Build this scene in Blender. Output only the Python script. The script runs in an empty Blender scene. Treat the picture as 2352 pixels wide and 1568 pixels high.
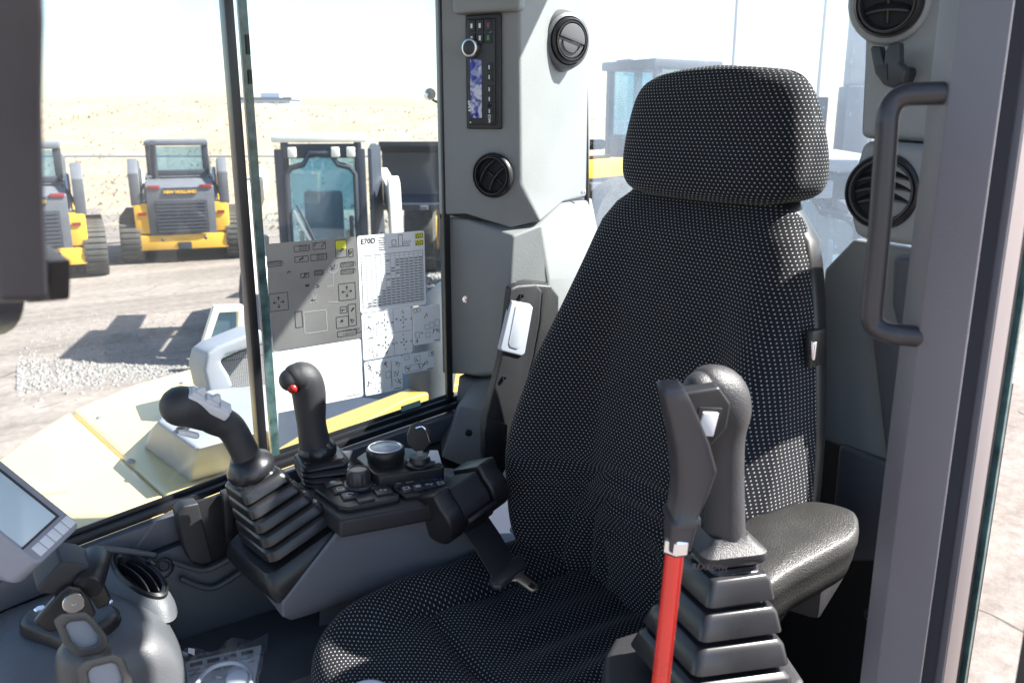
import bpy, bmesh, math, random
from mathutils import Vector as V, Matrix

# ------------------------------------------------------------------ camera, world, sun, exposure
random.seed(7)
SC = bpy.context.scene
COL = SC.collection
FPX, TILT, AZ = 1970.0, math.radians(14.6), math.radians(35.3)
CAM = V((0.0, -0.85, 2.45))
HEAD = V((math.sin(AZ), math.cos(AZ), 0)); RIGHT = V((math.cos(AZ), -math.sin(AZ), 0))
cd = bpy.data.cameras.new('camera'); cam = bpy.data.objects.new('camera', cd); COL.objects.link(cam)
cam.location = CAM; cam.rotation_euler = (math.pi/2 - TILT, 0, -AZ)
cd.sensor_width = 36; cd.lens = FPX/2352*36; cd.clip_start = 0.02; cd.clip_end = 2000
cd.dof.use_dof = True; cd.dof.focus_distance = 1.45; cd.dof.aperture_fstop = 9.0
SC.camera = cam

SUN = V((0.85, -0.52, 0.955)).normalized()
w = bpy.data.worlds.new('World'); SC.world = w; w.use_nodes = True
nt = w.node_tree; bg = nt.nodes['Background']
sky = nt.nodes.new('ShaderNodeTexSky'); sky.sky_type = 'NISHITA'; sky.sun_disc = False
sky.sun_elevation = math.asin(SUN.z); sky.sun_rotation = math.atan2(SUN.x, SUN.y)
sky.air_density = 1.0; sky.dust_density = 1.0; sky.ozone_density = 1.0
nt.links.new(sky.outputs[0], bg.inputs[0]); bg.inputs[1].default_value = 0.085
sd = bpy.data.lights.new('sun', 'SUN'); sd.energy = 5.0; sd.angle = math.radians(0.6); sd.color = (1.0, 0.95, 0.88)
so = bpy.data.objects.new('sun', sd); COL.objects.link(so); so.location = (6, -6, 9)
so.rotation_euler = SUN.to_track_quat('Z', 'Y').to_euler()
SC.view_settings.view_transform = 'Standard'; SC.view_settings.look = 'None'
SC.view_settings.exposure = 2.02; SC.view_settings.gamma = 1.0
SC.render.engine = 'CYCLES'
SC.cycles.max_bounces = 10; SC.cycles.transparent_max_bounces = 24; SC.cycles.diffuse_bounces = 4
SC.cycles.glossy_bounces = 4; SC.cycles.sample_clamp_indirect = 6.0
SC.cycles.caustics_reflective = False; SC.cycles.caustics_refractive = False

# ------------------------------------------------------------------ survey: photo point -> point on a known plane of the cab
UPV = math.sin(TILT)*HEAD + math.cos(TILT)*V((0, 0, 1))
FWD = math.cos(TILT)*HEAD - math.sin(TILT)*V((0, 0, 1))
def ray(px, py): return FPX*FWD + (px-1176)*RIGHT + (784-py)*UPV
def on_plane(px, py, p0, n):
    d = ray(px, py); return CAM + d*((V(p0)-CAM).dot(V(n))/d.dot(V(n)))
def on_x(px, py, x): return on_plane(px, py, (x, 0, 0), (1, 0, 0))
def on_y(px, py, y): return on_plane(px, py, (0, y, 0), (0, 1, 0))
def on_z(px, py, z): return on_plane(px, py, (0, 0, z), (0, 0, 1))
def yard(hd, r, z=0.0): p = CAM + HEAD*hd + RIGHT*r; p.z = z; return p

# ------------------------------------------------------------------ materials
MATS = {}
def nodes_of(name):
    m = bpy.data.materials.new(name); m.use_nodes = True; MATS[name] = m
    return m, m.node_tree, m.node_tree.nodes['Principled BSDF']
def mat(name, col, rough=0.5, metal=0.0, spec=0.5, bump=None, var=None, coat=0.0):
    m, t, b = nodes_of(name)
    b.inputs['Base Color'].default_value = (*col, 1); b.inputs['Roughness'].default_value = rough
    b.inputs['Metallic'].default_value = metal; b.inputs['Specular IOR Level'].default_value = spec
    b.inputs['Coat Weight'].default_value = coat
    tc = t.nodes.new('ShaderNodeTexCoord')
    if bump:
        n = t.nodes.new('ShaderNodeTexNoise'); n.inputs['Scale'].default_value = bump[0]; n.inputs['Detail'].default_value = 2
        t.links.new(tc.outputs['Object'], n.inputs['Vector'])
        bp = t.nodes.new('ShaderNodeBump'); bp.inputs['Strength'].default_value = bump[1]; bp.inputs['Distance'].default_value = 0.001
        t.links.new(n.outputs[0], bp.inputs['Height']); t.links.new(bp.outputs[0], b.inputs['Normal'])
    if var:
        n = t.nodes.new('ShaderNodeTexNoise'); n.inputs['Scale'].default_value = var[0]; n.inputs['Detail'].default_value = 5
        t.links.new(tc.outputs['Object'], n.inputs['Vector'])
        r = t.nodes.new('ShaderNodeValToRGB'); r.color_ramp.elements[0].position = 0.3; r.color_ramp.elements[1].position = 0.7
        r.color_ramp.elements[0].color = (*[c*(1-var[1]) for c in col], 1); r.color_ramp.elements[1].color = (*[min(1, c*(1+var[1])) for c in col], 1)
        t.links.new(n.outputs[0], r.inputs[0]); t.links.new(r.outputs[0], b.inputs['Base Color'])
        mr = t.nodes.new('ShaderNodeMapRange'); mr.inputs['To Min'].default_value = max(0.03, rough-0.07); mr.inputs['To Max'].default_value = min(1, rough+0.09)
        t.links.new(n.outputs[0], mr.inputs[0]); t.links.new(mr.outputs[0], b.inputs['Roughness'])
    return m
def glass(name, tint, gloss=0.06, dust_sheen=0.0, dust_sheen_col=(0.75, 0.77, 0.8), specks=0.0):
    m, t, b = nodes_of(name); t.nodes.remove(b); out = t.nodes['Material Output']
    N = t.nodes.new; L = t.links.new
    tr = N('ShaderNodeBsdfTransparent'); tr.inputs[0].default_value = (*tint, 1)
    gl = N('ShaderNodeBsdfGlossy'); gl.inputs['Roughness'].default_value = 0.02; gl.inputs[0].default_value = (1, 1, 1, 1)
    lw = N('ShaderNodeLayerWeight'); lw.inputs[0].default_value = 0.5
    pw = N('ShaderNodeMath'); pw.operation = 'POWER'; pw.inputs[1].default_value = 5; L(lw.outputs['Facing'], pw.inputs[0])
    mu = N('ShaderNodeMath'); mu.operation = 'MULTIPLY_ADD'; mu.inputs[1].default_value = 0.6; mu.inputs[2].default_value = gloss
    L(pw.outputs[0], mu.inputs[0])
    mx = N('ShaderNodeMixShader'); L(mu.outputs[0], mx.inputs[0]); L(tr.outputs[0], mx.inputs[1]); L(gl.outputs[0], mx.inputs[2])
    last = mx
    if dust_sheen:
        df = N('ShaderNodeBsdfDiffuse'); df.inputs[0].default_value = (*dust_sheen_col, 1)
        tl = N('ShaderNodeBsdfTranslucent'); tl.inputs[0].default_value = (*dust_sheen_col, 1)
        hm = N('ShaderNodeMixShader'); hm.inputs[0].default_value = 0.5; L(df.outputs[0], hm.inputs[1]); L(tl.outputs[0], hm.inputs[2])
        tc = N('ShaderNodeTexCoord'); no = N('ShaderNodeTexNoise'); no.inputs['Scale'].default_value = 5; no.inputs['Detail'].default_value = 6
        L(tc.outputs['Object'], no.inputs['Vector'])
        mr = N('ShaderNodeMapRange'); mr.inputs['From Min'].default_value = 0.3; mr.inputs['From Max'].default_value = 0.75
        mr.inputs['To Min'].default_value = dust_sheen*0.7; mr.inputs['To Max'].default_value = dust_sheen*1.35; L(no.outputs[0], mr.inputs[0])
        fac = mr.outputs[0]
        if specks:
            vo = N('ShaderNodeTexVoronoi'); vo.inputs['Scale'].default_value = 48; L(tc.outputs['Object'], vo.inputs['Vector'])
            lt = N('ShaderNodeMath'); lt.operation = 'LESS_THAN'; lt.inputs[1].default_value = 0.10; L(vo.outputs['Distance'], lt.inputs[0])
            m3 = N('ShaderNodeMath'); m3.operation = 'MULTIPLY_ADD'; m3.inputs[1].default_value = specks; L(lt.outputs[0], m3.inputs[0]); L(fac, m3.inputs[2]); fac = m3.outputs[0]
        m2 = N('ShaderNodeMixShader'); L(fac, m2.inputs[0]); L(mx.outputs[0], m2.inputs[1]); L(hm.outputs[0], m2.inputs[2]); last = m2
    L(last.outputs[0], out.inputs[0])
    return m
def fabric(name):
    m, t, b = nodes_of(name); N = t.nodes.new; L = t.links.new
    uv = N('ShaderNodeUVMap'); sx = N('ShaderNodeSeparateXYZ'); L(uv.outputs[0], sx.inputs[0])
    def M(op, a, c=None, d=None):
        n = N('ShaderNodeMath'); n.operation = op
        for i, v in enumerate((a, c, d)):
            if v is None: continue
            if isinstance(v, (int, float)): n.inputs[i].default_value = v
            else: L(v, n.inputs[i])
        return n.outputs[0]
    P, Q = 0.0076, 0.0052
    vq = M('DIVIDE', sx.outputs[1], Q); row = M('FLOOR', vq)
    odd = M('MULTIPLY', M('MODULO', M('ADD', row, 1000), 2), 0.5)
    uq = M('ADD', M('DIVIDE', sx.outputs[0], P), odd)
    fu = M('SUBTRACT', M('FRACT', M('ADD', uq, 1000.0)), 0.5); fv = M('SUBTRACT', M('FRACT', M('ADD', vq, 1000.0)), 0.5)
    d = M('ADD', M('POWER', M('MULTIPLY', M('ABSOLUTE', fu), 1/0.138), 3), M('POWER', M('MULTIPLY', M('ABSOLUTE', fv), 1/0.175), 3))
    dot = M('LESS_THAN', d, 1.0)
    gap = M('GREATER_THAN', M('ABSOLUTE', M('SUBTRACT', fu, M('MULTIPLY', fv, 0.25))), 0.03)
    dot = M('MULTIPLY', dot, gap)
    no = N('ShaderNodeTexNoise'); no.inputs['Scale'].default_value = 160; L(uv.outputs[0], no.inputs['Vector'])
    mk = M('MULTIPLY', dot, M('MULTIPLY_ADD', no.outputs[0], 0.6, 0.62))
    mx = N('ShaderNodeMix'); mx.data_type = 'RGBA'; L(mk, mx.inputs[0])
    mx.inputs[6].default_value = (0.0125, 0.0125, 0.0155, 1); mx.inputs[7].default_value = (0.54, 0.565, 0.585, 1)
    L(mx.outputs[2], b.inputs['Base Color']); b.inputs['Roughness'].default_value = 0.9
    b.inputs['Specular IOR Level'].default_value = 0.15; b.inputs['Sheen Weight'].default_value = 0.06
    bp = N('ShaderNodeBump'); bp.inputs['Strength'].default_value = 0.25; bp.inputs['Distance'].default_value = 0.001
    L(dot, bp.inputs['Height']); L(bp.outputs[0], b.inputs['Normal'])
    return m
trim = mat('grey trim plastic', (0.235, 0.245, 0.245), 0.5, bump=(420, 0.45), var=(3, 0.09))
trimdark = mat('dark trim plastic', (0.085, 0.09, 0.10), 0.46, bump=(420, 0.4), var=(4, 0.08))
sill_m = mat('sill paint', (0.085, 0.09, 0.11), 0.42, var=(6, 0.06))
pillar_m = mat('pillar plastic', (0.16, 0.152, 0.172), 0.36, bump=(420, 0.3), var=(5, 0.08))
black = mat('black plastic', (0.016, 0.016, 0.018), 0.36, var=(20, 0.15))
blackm = mat('matt black plastic', (0.022, 0.022, 0.025), 0.5, bump=(700, 0.5), var=(15, 0.15))
rubber = mat('black rubber', (0.02, 0.02, 0.023), 0.29, var=(14, 0.2))
seal_m = mat('rubber seal', (0.012, 0.012, 0.014), 0.45)
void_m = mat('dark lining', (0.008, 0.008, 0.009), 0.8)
grip_m = mat('grained grip', (0.035, 0.035, 0.039), 0.42, bump=(800, 0.7), var=(30, 0.12))
vinyl = mat('grained vinyl', (0.020, 0.020, 0.019), 0.42, spec=0.8, bump=(480, 1.0), var=(20, 0.1))
white_p = mat('white plastic', (0.44, 0.47, 0.53), 0.4)
button_w = mat('light button', (0.7, 0.7, 0.72), 0.45)
monitor_m = mat('monitor plastic', (0.26, 0.26, 0.30), 0.45)
screen_m = mat('unlit screen', (0.50, 0.60, 0.64), 0.12)
steel = mat('brushed steel', (0.6, 0.6, 0.58), 0.28, metal=1)
chrome = mat('zinc plating', (0.75, 0.76, 0.8), 0.16, metal=1)
gold_s = mat('plated tongue', (0.62, 0.57, 0.48), 0.3, metal=1)
red_m = mat('red paint', (0.80, 0.032, 0.02), 0.28, coat=0.5, var=(18, 0.10))
redb = mat('red button', (0.38, 0.02, 0.015), 0.4)
gripd = mat('smooth dark grip', (0.04, 0.037, 0.042), 0.35)
yellow = mat('yellow paint', (0.62, 0.50, 0.22), 0.3, var=(2, 0.05), coat=0.2)
yellowm = mat('loader yellow paint', (0.75, 0.42, 0.04), 0.4, var=(3, 0.08))
greyext = mat('grey cover plastic', (0.23, 0.25, 0.29), 0.55, var=(8, 0.08))
loader_g = mat('loader grey paint', (0.12, 0.13, 0.15), 0.45, var=(5, 0.1))
loader_d = mat('loader dark paint', (0.03, 0.035, 0.05), 0.5, var=(5, 0.1))
white_paint = mat('cream arm paint', (0.72, 0.68, 0.60), 0.4, var=(4, 0.06))
track_m = mat('dusty track rubber', (0.06, 0.058, 0.055), 0.8, var=(12, 0.35))
webbing = mat('belt webbing', (0.02, 0.02, 0.023), 0.6, bump=(600, 0.8))
paper = mat('sticker white', (0.78, 0.80, 0.82), 0.4)
silver = mat('sticker silver foil', (0.34, 0.335, 0.33), 0.4, metal=0.7, var=(9, 0.1))
ink = mat('black ink', (0.03, 0.03, 0.035), 0.5)
inkg = mat('grey ink', (0.30, 0.31, 0.33), 0.5)
yink = mat('warning yellow', (0.62, 0.62, 0.05), 0.45)
symbol = mat('white print', (0.75, 0.76, 0.78), 0.5)
lamp_r = mat('red lens', (0.26, 0.03, 0.035), 0.25)
green_e = mat('green symbol', (0.05, 0.35, 0.12), 0.5)
blue_e = mat('blue symbol', (0.06, 0.08, 0.6), 0.4)
plate = mat('bare aluminium strip', (0.26, 0.225, 0.23), 0.42, metal=0.3)
bag_m = glass('clear bag film', (0.95, 0.96, 0.98), 0.12, dust_sheen=0.16)
glass_rear = glass('dusty rear glass', (0.96, 0.985, 0.99), 0.02, dust_sheen=0.09, dust_sheen_col=(0.62, 0.74, 0.90), specks=0.12)
glass_front = glass('dusty side glass', (0.95, 0.97, 0.96), 0.02, dust_sheen=0.06, dust_sheen_col=(0.80, 0.78, 0.74))
glass_side = glass('side glass', (0.93, 0.97, 0.965), 0.02, dust_sheen=0.02, specks=0.02)
glass_cab = glass('loader cab glass', (0.62, 0.80, 0.88), 0.08, dust_sheen=0.14, dust_sheen_col=(0.45, 0.66, 0.82))  # dust amount and colour here paint a blue sky reflection
glass_edge = mat('green glass edge', (0.075, 0.13, 0.13), 0.15, bump=(60, 0.6), var=(40, 0.5))
fab = fabric('dotted seat fabric')

# ------------------------------------------------------------------ mesh builder
class MB:
    def __init__(s): s.v, s.f = [], []
    def add(s, vs, fs):
        o = len(s.v); s.v += [V(p) for p in vs]; s.f += [[i+o for i in f] for f in fs]; return s
    def box(s, c, sz, R=None):
        c = V(c); R = R or Matrix.Identity(3)
        vs = [c + R @ V((sz[0]*x/2, sz[1]*y/2, sz[2]*z/2)) for x in (-1, 1) for y in (-1, 1) for z in (-1, 1)]
        return s.add(vs, [(0, 1, 3, 2), (4, 6, 7, 5), (0, 4, 5, 1), (2, 3, 7, 6), (0, 2, 6, 4), (1, 5, 7, 3)])
    def bar(s, a, b, w, h, up=(0, 0, 1)):
        a, b = V(a), V(b); d = b-a; x = d.normalized(); z = V(up); y = z.cross(x).normalized(); z = x.cross(y)
        R = Matrix((x, y, z)).transposed(); return s.box((a+b)/2, (d.length, w, h), R)
    def prism(s, poly, vec):
        n = len(poly); p = [V(q) for q in poly]; vec = V(vec)
        fs = [list(range(n))[::-1], list(range(n, 2*n))] + [(i, (i+1) % n, n+(i+1) % n, n+i) for i in range(n)]
        return s.add(p + [q+vec for q in p], fs)
    def sheet(s, poly): return s.add(poly, [list(range(len(poly)))])
    def rings(s, R, cap=(True, True), closed=False):
        n = len(R[0]); vs = [p for r in R for p in r]; fs = []
        m = len(R)
        for i in range(m-1 if not closed else m):
            for j in range(n): a = i*n; c = ((i+1) % m)*n; fs.append((a+j, a+(j+1) % n, c+(j+1) % n, c+j))
        if not closed:
            if cap[0]: fs.append(list(range(n))[::-1])
            if cap[1]: fs.append([(m-1)*n+j for j in range(n)])
        return s.add(vs, fs)
    def tube(s, path, r, n=14, flat=1.0, side=None, cap=(True, True)):
        path = [V(p) for p in path]; m = len(path); rr = r if isinstance(r, (list, tuple)) else [r]*m
        R = []; ref = V(side) if side else None
        for i, p in enumerate(path):
            t = (path[min(i+1, m-1)] - path[max(i-1, 0)]).normalized()
            if ref is None: ref = V((0, 0, 1)) if abs(t.z) < 0.9 else V((1, 0, 0))
            u = (ref - t*ref.dot(t)).normalized(); ref = u; b = t.cross(u)
            R.append([p + u*math.cos(2*math.pi*k/n)*rr[i] + b*math.sin(2*math.pi*k/n)*rr[i]*flat for k in range(n)])
        return s.rings(R, cap)
    def limb(s, pts, rad, n=18, k=8, flat=1.0, side=None, round_ends=(True, True)):
        P = [V(p) for p in pts]; Q = [P[0]*2-P[1]] + P + [P[-1]*2-P[-2]]; Rr = [rad[0]] + list(rad) + [rad[-1]]
        path, rr = [], []
        for i in range(1, len(Q)-2):
            for j in range(k + (1 if i == len(Q)-3 else 0)):
                t = j/k
                f = lambda a, b, c, d: 0.5*((2*b)+(c-a)*t+(2*a-5*b+4*c-d)*t*t+(3*b-a-3*c+d)*t**3)
                path.append(f(Q[i-1], Q[i], Q[i+1], Q[i+2])); rr.append(max(1e-4, f(Rr[i-1], Rr[i], Rr[i+1], Rr[i+2])))
        def hemi(p, d, r):
            a = [0.98, 0.9, 0.75, 0.5, 0.2]
            return [(p + d*r*q, r*math.sqrt(1-q*q)) for q in a]
        if round_ends[1]:
            d = (path[-1]-path[-2]).normalized(); e = hemi(path[-1], d, rr[-1])[::-1]; path += [q[0] for q in e]; rr += [q[1] for q in e]
        if round_ends[0]:
            d = (path[0]-path[1]).normalized(); e = hemi(path[0], d, rr[0]); path = [q[0] for q in e]+path; rr = [q[1] for q in e]+rr
        return s.tube(path, rr, n, flat, side)
    def lathe(s, o, ax, prof, n=32, cap=(True, True), squash=None):
        o = V(o); ax = V(ax).normalized(); u = ax.orthogonal().normalized()
        if squash: u = V(squash[0]) - ax*V(squash[0]).dot(ax); u.normalize()
        b = ax.cross(u); k2 = squash[1] if squash else 1.0
        return s.rings([[o + ax*h + (u*math.cos(2*math.pi*k/n) + b*math.sin(2*math.pi*k/n)*k2)*r for k in range(n)] for r, h in prof], cap)
    def build(s, name, m, parent=None, bevel=0, seg=2, smooth=40, uv=None, flip=True):
        me = bpy.data.meshes.new(name); o = V((0, 0, 0))
        if parent is not None:
            q = parent
            while q is not None: o = o + q.location; q = q.parent
        me.from_pydata([p-o for p in s.v], [], s.f)
        bm = bmesh.new(); bm.from_mesh(me)
        if flip: bmesh.ops.recalc_face_normals(bm, faces=bm.faces)
        if bevel:
            es = [e for e in bm.edges if len(e.link_faces) == 2 and e.calc_face_angle(0) > 0.5]
            bmesh.ops.bevel(bm, geom=es, offset=bevel, segments=seg, affect='EDGES', profile=0.6, clamp_overlap=True)
        bm.to_mesh(me); bm.free()
        if uv:
            l = me.uv_layers.new(name='UVMap')
            for lp in me.loops: l.data[lp.index].uv = uv[lp.vertex_index]
        me.materials.append(m)
        if smooth:
            me.polygons.foreach_set('use_smooth', [True]*len(me.polygons)); me.set_sharp_from_angle(angle=math.radians(smooth))
        ob = bpy.data.objects.new(name, me); COL.objects.link(ob)
        if parent is not None: ob.parent = parent
        return ob
def tag(o, label=None, cat=None, group=None, kind=None):
    for k, v in (('label', label), ('category', cat), ('group', group), ('kind', kind)):
        if v: o[k] = v
    return o
def thing(name, label, cat, loc=(0, 0, 0), group=None):
    o = bpy.data.objects.new(name, None); COL.objects.link(o); o.location = loc; o.empty_display_size = 0.05
    return tag(o, label, cat, group)
def copy_tree(o, parent=None):
    c = o.copy(); COL.objects.link(c)
    if parent is not None: c.parent = parent
    for ch in list(o.children): copy_tree(ch, c)
    return c
class Frame:
    def __init__(s, p0, ex, ey): s.o = V(p0); s.x = V(ex).normalized(); s.n = s.x.cross(V(ey)).normalized(); s.y = s.n.cross(s.x)
    def p(s, u, v, w=0): return s.o + s.x*u + s.y*v + s.n*w
    def uv(s, px, py): d = on_plane(px, py, s.o, s.n) - s.o; return d.dot(s.x), d.dot(s.y)
    def R(s): return Matrix((s.x, s.y, s.n)).transposed()
    def box(s, mb, u0, u1, v0, v1, w0, w1): return mb.box(s.p((u0+u1)/2, (v0+v1)/2, (w0+w1)/2), (abs(u1-u0), abs(v1-v0), abs(w1-w0)), s.R())
    def quad(s, mb, u0, u1, v0, v1, w): return mb.sheet([s.p(u0, v0, w), s.p(u1, v0, w), s.p(u1, v1, w), s.p(u0, v1, w)])
    def line(s, mb, a, b, t, w):
        a, b = V(a), V(b); d = (b-a); 
        if d.length < 1e-6: return
        q = V((-d.y, d.x)).normalized()*t/2
        mb.sheet([s.p(*(a-q), w), s.p(*(b-q), w), s.p(*(b+q), w), s.p(*(a+q), w)])
    def rect(s, mb, u0, v0, u1, v1, t, w):
        for a, b in (((u0, v0), (u1, v0)), ((u1, v0), (u1, v1)), ((u1, v1), (u0, v1)), ((u0, v1), (u0, v0))): s.line(mb, a, b, t, w)
def lettering(txt, fr, u, v, size, w, m, parent, rot=0.0, bold=0.0, align='LEFT', name='lettering'):
    cu = bpy.data.curves.new('t', 'FONT'); cu.body = txt; cu.size = size; cu.offset = bold; cu.align_x = align; cu.resolution_u = 2
    t = bpy.data.objects.new('t', cu); COL.objects.link(t)
    dg = bpy.context.evaluated_depsgraph_get(); me = bpy.data.meshes.new_from_object(t.evaluated_get(dg))
    COL.objects.unlink(t); bpy.data.objects.remove(t)
    c, s_ = math.cos(rot), math.sin(rot); o = V((0, 0, 0)); q = parent
    while q is not None: o = o + q.location; q = q.parent
    for vt in me.vertices:
        x, y = vt.co.x, vt.co.y; vt.co = fr.p(u + x*c - y*s_, v + x*s_ + y*c, w) - o
    me.materials.clear(); me.materials.append(m); me.name = name
    ob = bpy.data.objects.new(name, me); COL.objects.link(ob); ob.parent = parent
    return ob
def screw(p, n, r, parent, m=None):
    mb = MB(); mb.lathe(p, n, [(r*1.45, 0), (r*1.45, r*.25), (r, r*.3), (r*.95, r*.75), (r*.5, r*.8), (r*.4, r*.4)], 14)
    return mb.build('screw', m or chrome, parent)
def rrect(c, ex, ey, hx, hy, rad, k=4):
    out = []
    for sx, sy, a0 in ((1, 1, 0), (-1, 1, 90), (-1, -1, 180), (1, -1, 270)):
        for i in range(k+1):
            a = math.radians(a0 + 90*i/k); out.append(V(c) + ex*(sx*(hx-rad)+rad*math.cos(a)) + ey*(sy*(hy-rad)+rad*math.sin(a)))
    return out

# ------------------------------------------------------------------ ground, hill
def noise_mat(name, cols, scale, rough=0.9, bump=0.6, scale2=None, cracks=0):
    m, t, b = nodes_of(name); N = t.nodes.new; L = t.links.new
    tc = N('ShaderNodeTexCoord'); n = N('ShaderNodeTexNoise'); n.inputs['Scale'].default_value = scale; n.inputs['Detail'].default_value = 8; n.inputs['Roughness'].default_value = 0.7
    L(tc.outputs['Object'], n.inputs['Vector'])
    r = N('ShaderNodeValToRGB'); e = r.color_ramp.elements; e[0].position = 0.32; e[1].position = 0.68
    e[0].color = (*cols[0], 1); e[1].color = (*cols[-1], 1)
    if len(cols) == 3: x = e.new(0.5); x.color = (*cols[1], 1)
    L(n.outputs[0], r.inputs[0]); c = r.outputs[0]
    if scale2:
        n2 = N('ShaderNodeTexNoise'); n2.inputs['Scale'].default_value = scale2; n2.inputs['Detail'].default_value = 3; L(tc.outputs['Object'], n2.inputs['Vector'])
        mm = N('ShaderNodeMapRange'); mm.inputs['To Min'].default_value = 0.72; mm.inputs['To Max'].default_value = 1.25; L(n2.outputs[0], mm.inputs[0])
        mx = N('ShaderNodeMix'); mx.data_type = 'RGBA'; mx.blend_type = 'MULTIPLY'; mx.inputs[0].default_value = 1; L(c, mx.inputs[6]); L(mm.outputs[0], mx.inputs[7]); c = mx.outputs[2]
    if cracks:
        vo = N('ShaderNodeTexVoronoi'); vo.feature = 'DISTANCE_TO_EDGE'; vo.inputs['Scale'].default_value = cracks; 
        n3 = N('ShaderNodeTexNoise'); n3.inputs['Scale'].default_value = cracks*2; L(tc.outputs['Object'], n3.inputs['Vector'])
        av = N('ShaderNodeVectorMath'); av.operation = 'MULTIPLY_ADD'; av.inputs[1].default_value = (0.5, 0.5, 0.5); L(n3.outputs['Color'], av.inputs[0]); L(tc.outputs['Object'], av.inputs[2]); L(av.outputs[0], vo.inputs['Vector'])
        lt = N('ShaderNodeMath'); lt.operation = 'LESS_THAN'; lt.inputs[1].default_value = 0.006; L(vo.outputs['Distance'], lt.inputs[0])
        mx = N('ShaderNodeMix'); mx.data_type = 'RGBA'; n4 = N('ShaderNodeTexNoise'); n4.inputs['Scale'].default_value = 0.35; L(tc.outputs['Object'], n4.inputs['Vector']); g4 = N('ShaderNodeMath'); g4.operation = 'GREATER_THAN'; g4.inputs[1].default_value = 0.54; L(n4.outputs[0], g4.inputs[0]); mm4 = N('ShaderNodeMath'); mm4.operation = 'MULTIPLY'; L(lt.outputs[0], mm4.inputs[0]); L(g4.outputs[0], mm4.inputs[1]); L(mm4.outputs[0], mx.inputs[0]); L(c, mx.inputs[6]); mx.inputs[7].default_value = (0.10, 0.09, 0.082, 1); c = mx.outputs[2]
    if cracks:                            # worn wheel lanes and damp stains
        mp_ = N('ShaderNodeMapping'); mp_.inputs['Rotation'].default_value = (0, 0, 0.5); mp_.inputs['Scale'].default_value = (0.12, 2.2, 1); L(tc.outputs['Object'], mp_.inputs[0])
        n5 = N('ShaderNodeTexNoise'); n5.inputs['Scale'].default_value = 1.0; n5.inputs['Detail'].default_value = 4; L(mp_.outputs[0], n5.inputs['Vector'])
        r5 = N('ShaderNodeMapRange'); r5.inputs['From Min'].default_value = .35; r5.inputs['From Max'].default_value = .65; r5.inputs['To Min'].default_value = 0.74; r5.inputs['To Max'].default_value = 1.08; L(n5.outputs[0], r5.inputs[0])
        m5 = N('ShaderNodeMix'); m5.data_type = 'RGBA'; m5.blend_type = 'MULTIPLY'; m5.inputs[0].default_value = 1; L(c, m5.inputs[6]); L(r5.outputs[0], m5.inputs[7]); c = m5.outputs[2]
    L(c, b.inputs['Base Color']); b.inputs['Roughness'].default_value = rough; b.inputs['Specular IOR Level'].default_value = 0.2
    bp = N('ShaderNodeBump'); bp.inputs['Strength'].default_value = bump; bp.inputs['Distance'].default_value = 0.02; L(n.outputs[0], bp.inputs['Height']); L(bp.outputs[0], b.inputs['Normal'])
    return m
asphalt = noise_mat('worn yard surface', [(0.17, 0.146, 0.132), (0.22, 0.192, 0.174), (0.275, 0.245, 0.225)], 9, scale2=0.4, cracks=0.7)
drygrass = noise_mat('dry grass bank', [(0.245, 0.195, 0.138), (0.31, 0.255, 0.188), (0.365, 0.305, 0.23)], 2.2, scale2=0.35)
gravel_m = noise_mat('pale gravel', [(0.15, 0.145, 0.14), (0.22, 0.21, 0.205), (0.31, 0.30, 0.29)], 14)
straw = noise_mat('straw', [(0.27, 0.22, 0.155), (0.36, 0.305, 0.23)], 3)
mb = MB(); S_ = 700
mb.sheet([(-S_, -S_, 0), (S_, -S_, 0), (S_, S_, 0), (-S_, S_, 0)])
tag(mb.build('ground', asphalt, smooth=0), kind='structure')
mb = MB(); nr, nc = 34, 110; vs = []
rr = random.Random(3)
def hill_z(hd, r):
    t = max(0.0, min(1.0, (hd-20.5)/30)); t = t*t*(3-2*t)
    return -0.06 + 3.05*t + 0.42*t*math.sin(r*0.13+1)*math.sin(r*0.045) + 0.10*t*math.sin(r*0.9+hd)
for i in range(nr):
    hd = 20 + 70*(i/(nr-1))**1.5
    for j in range(nc):
        r = -75 + 95*j/(nc-1); p = yard(hd, r, hill_z(hd, r) + (rr.random()-.5)*0.16*(1 if i else 0)); vs.append(p)
mb.add(vs, [(i*nc+j, i*nc+j+1, (i+1)*nc+j+1, (i+1)*nc+j) for i in range(nr-1) for j in range(nc-1)])
tag(mb.build('hill', drygrass, smooth=180), kind='structure')
mb = MB()
for k in range(4500):
    hd = 19.5 + 30*rr.random()**1.4; r = -45+48*rr.random(); z = max(0, hill_z(hd, r)) - 0.03
    p = yard(hd, r, z); s = 0.04 + 0.09*rr.random()
    for q in range(4):
        a = rr.random()*6.28; d = V((math.cos(a), math.sin(a), 0)); t = V((-d.y, d.x, 0))*0.03
        mb.sheet([p-t, p+t, p + d*s*0.6 + V((0, 0, s*(0.6+rr.random()*.7)))])
tag(mb.build('dry_grass', straw, smooth=0, flip=False), label='pale dry grass tufts covering the bank', kind='stuff')
mb = MB()
def stone(p, s):
    a = rr.random()*6.28; c, q = math.cos(a)*s, math.sin(a)*s; h = s*(0.5+rr.random()*.5)
    mb.add([(p.x+c, p.y+q, 0), (p.x-q*1.2, p.y+c*1.2, 0), (p.x-c, p.y-q, 0), (p.x+q, p.y-c, 0), (p.x+c*.4, p.y+q*.3, h), (p.x-c*.4, p.y-q*.5, h*.9)],
           [(0, 1, 4), (1, 5, 4), (1, 2, 5), (2, 3, 5), (3, 4, 5), (3, 0, 4)])
for k in range(2600):
    px = 40 + 560*rr.random()**1.4; py = 866 - (px-60)*0.06 + rr.gauss(0, 20)*(1-(px-60)/800)
    stone(on_z(px, py, 0), 0.008+0.022*rr.random()**2)
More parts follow.
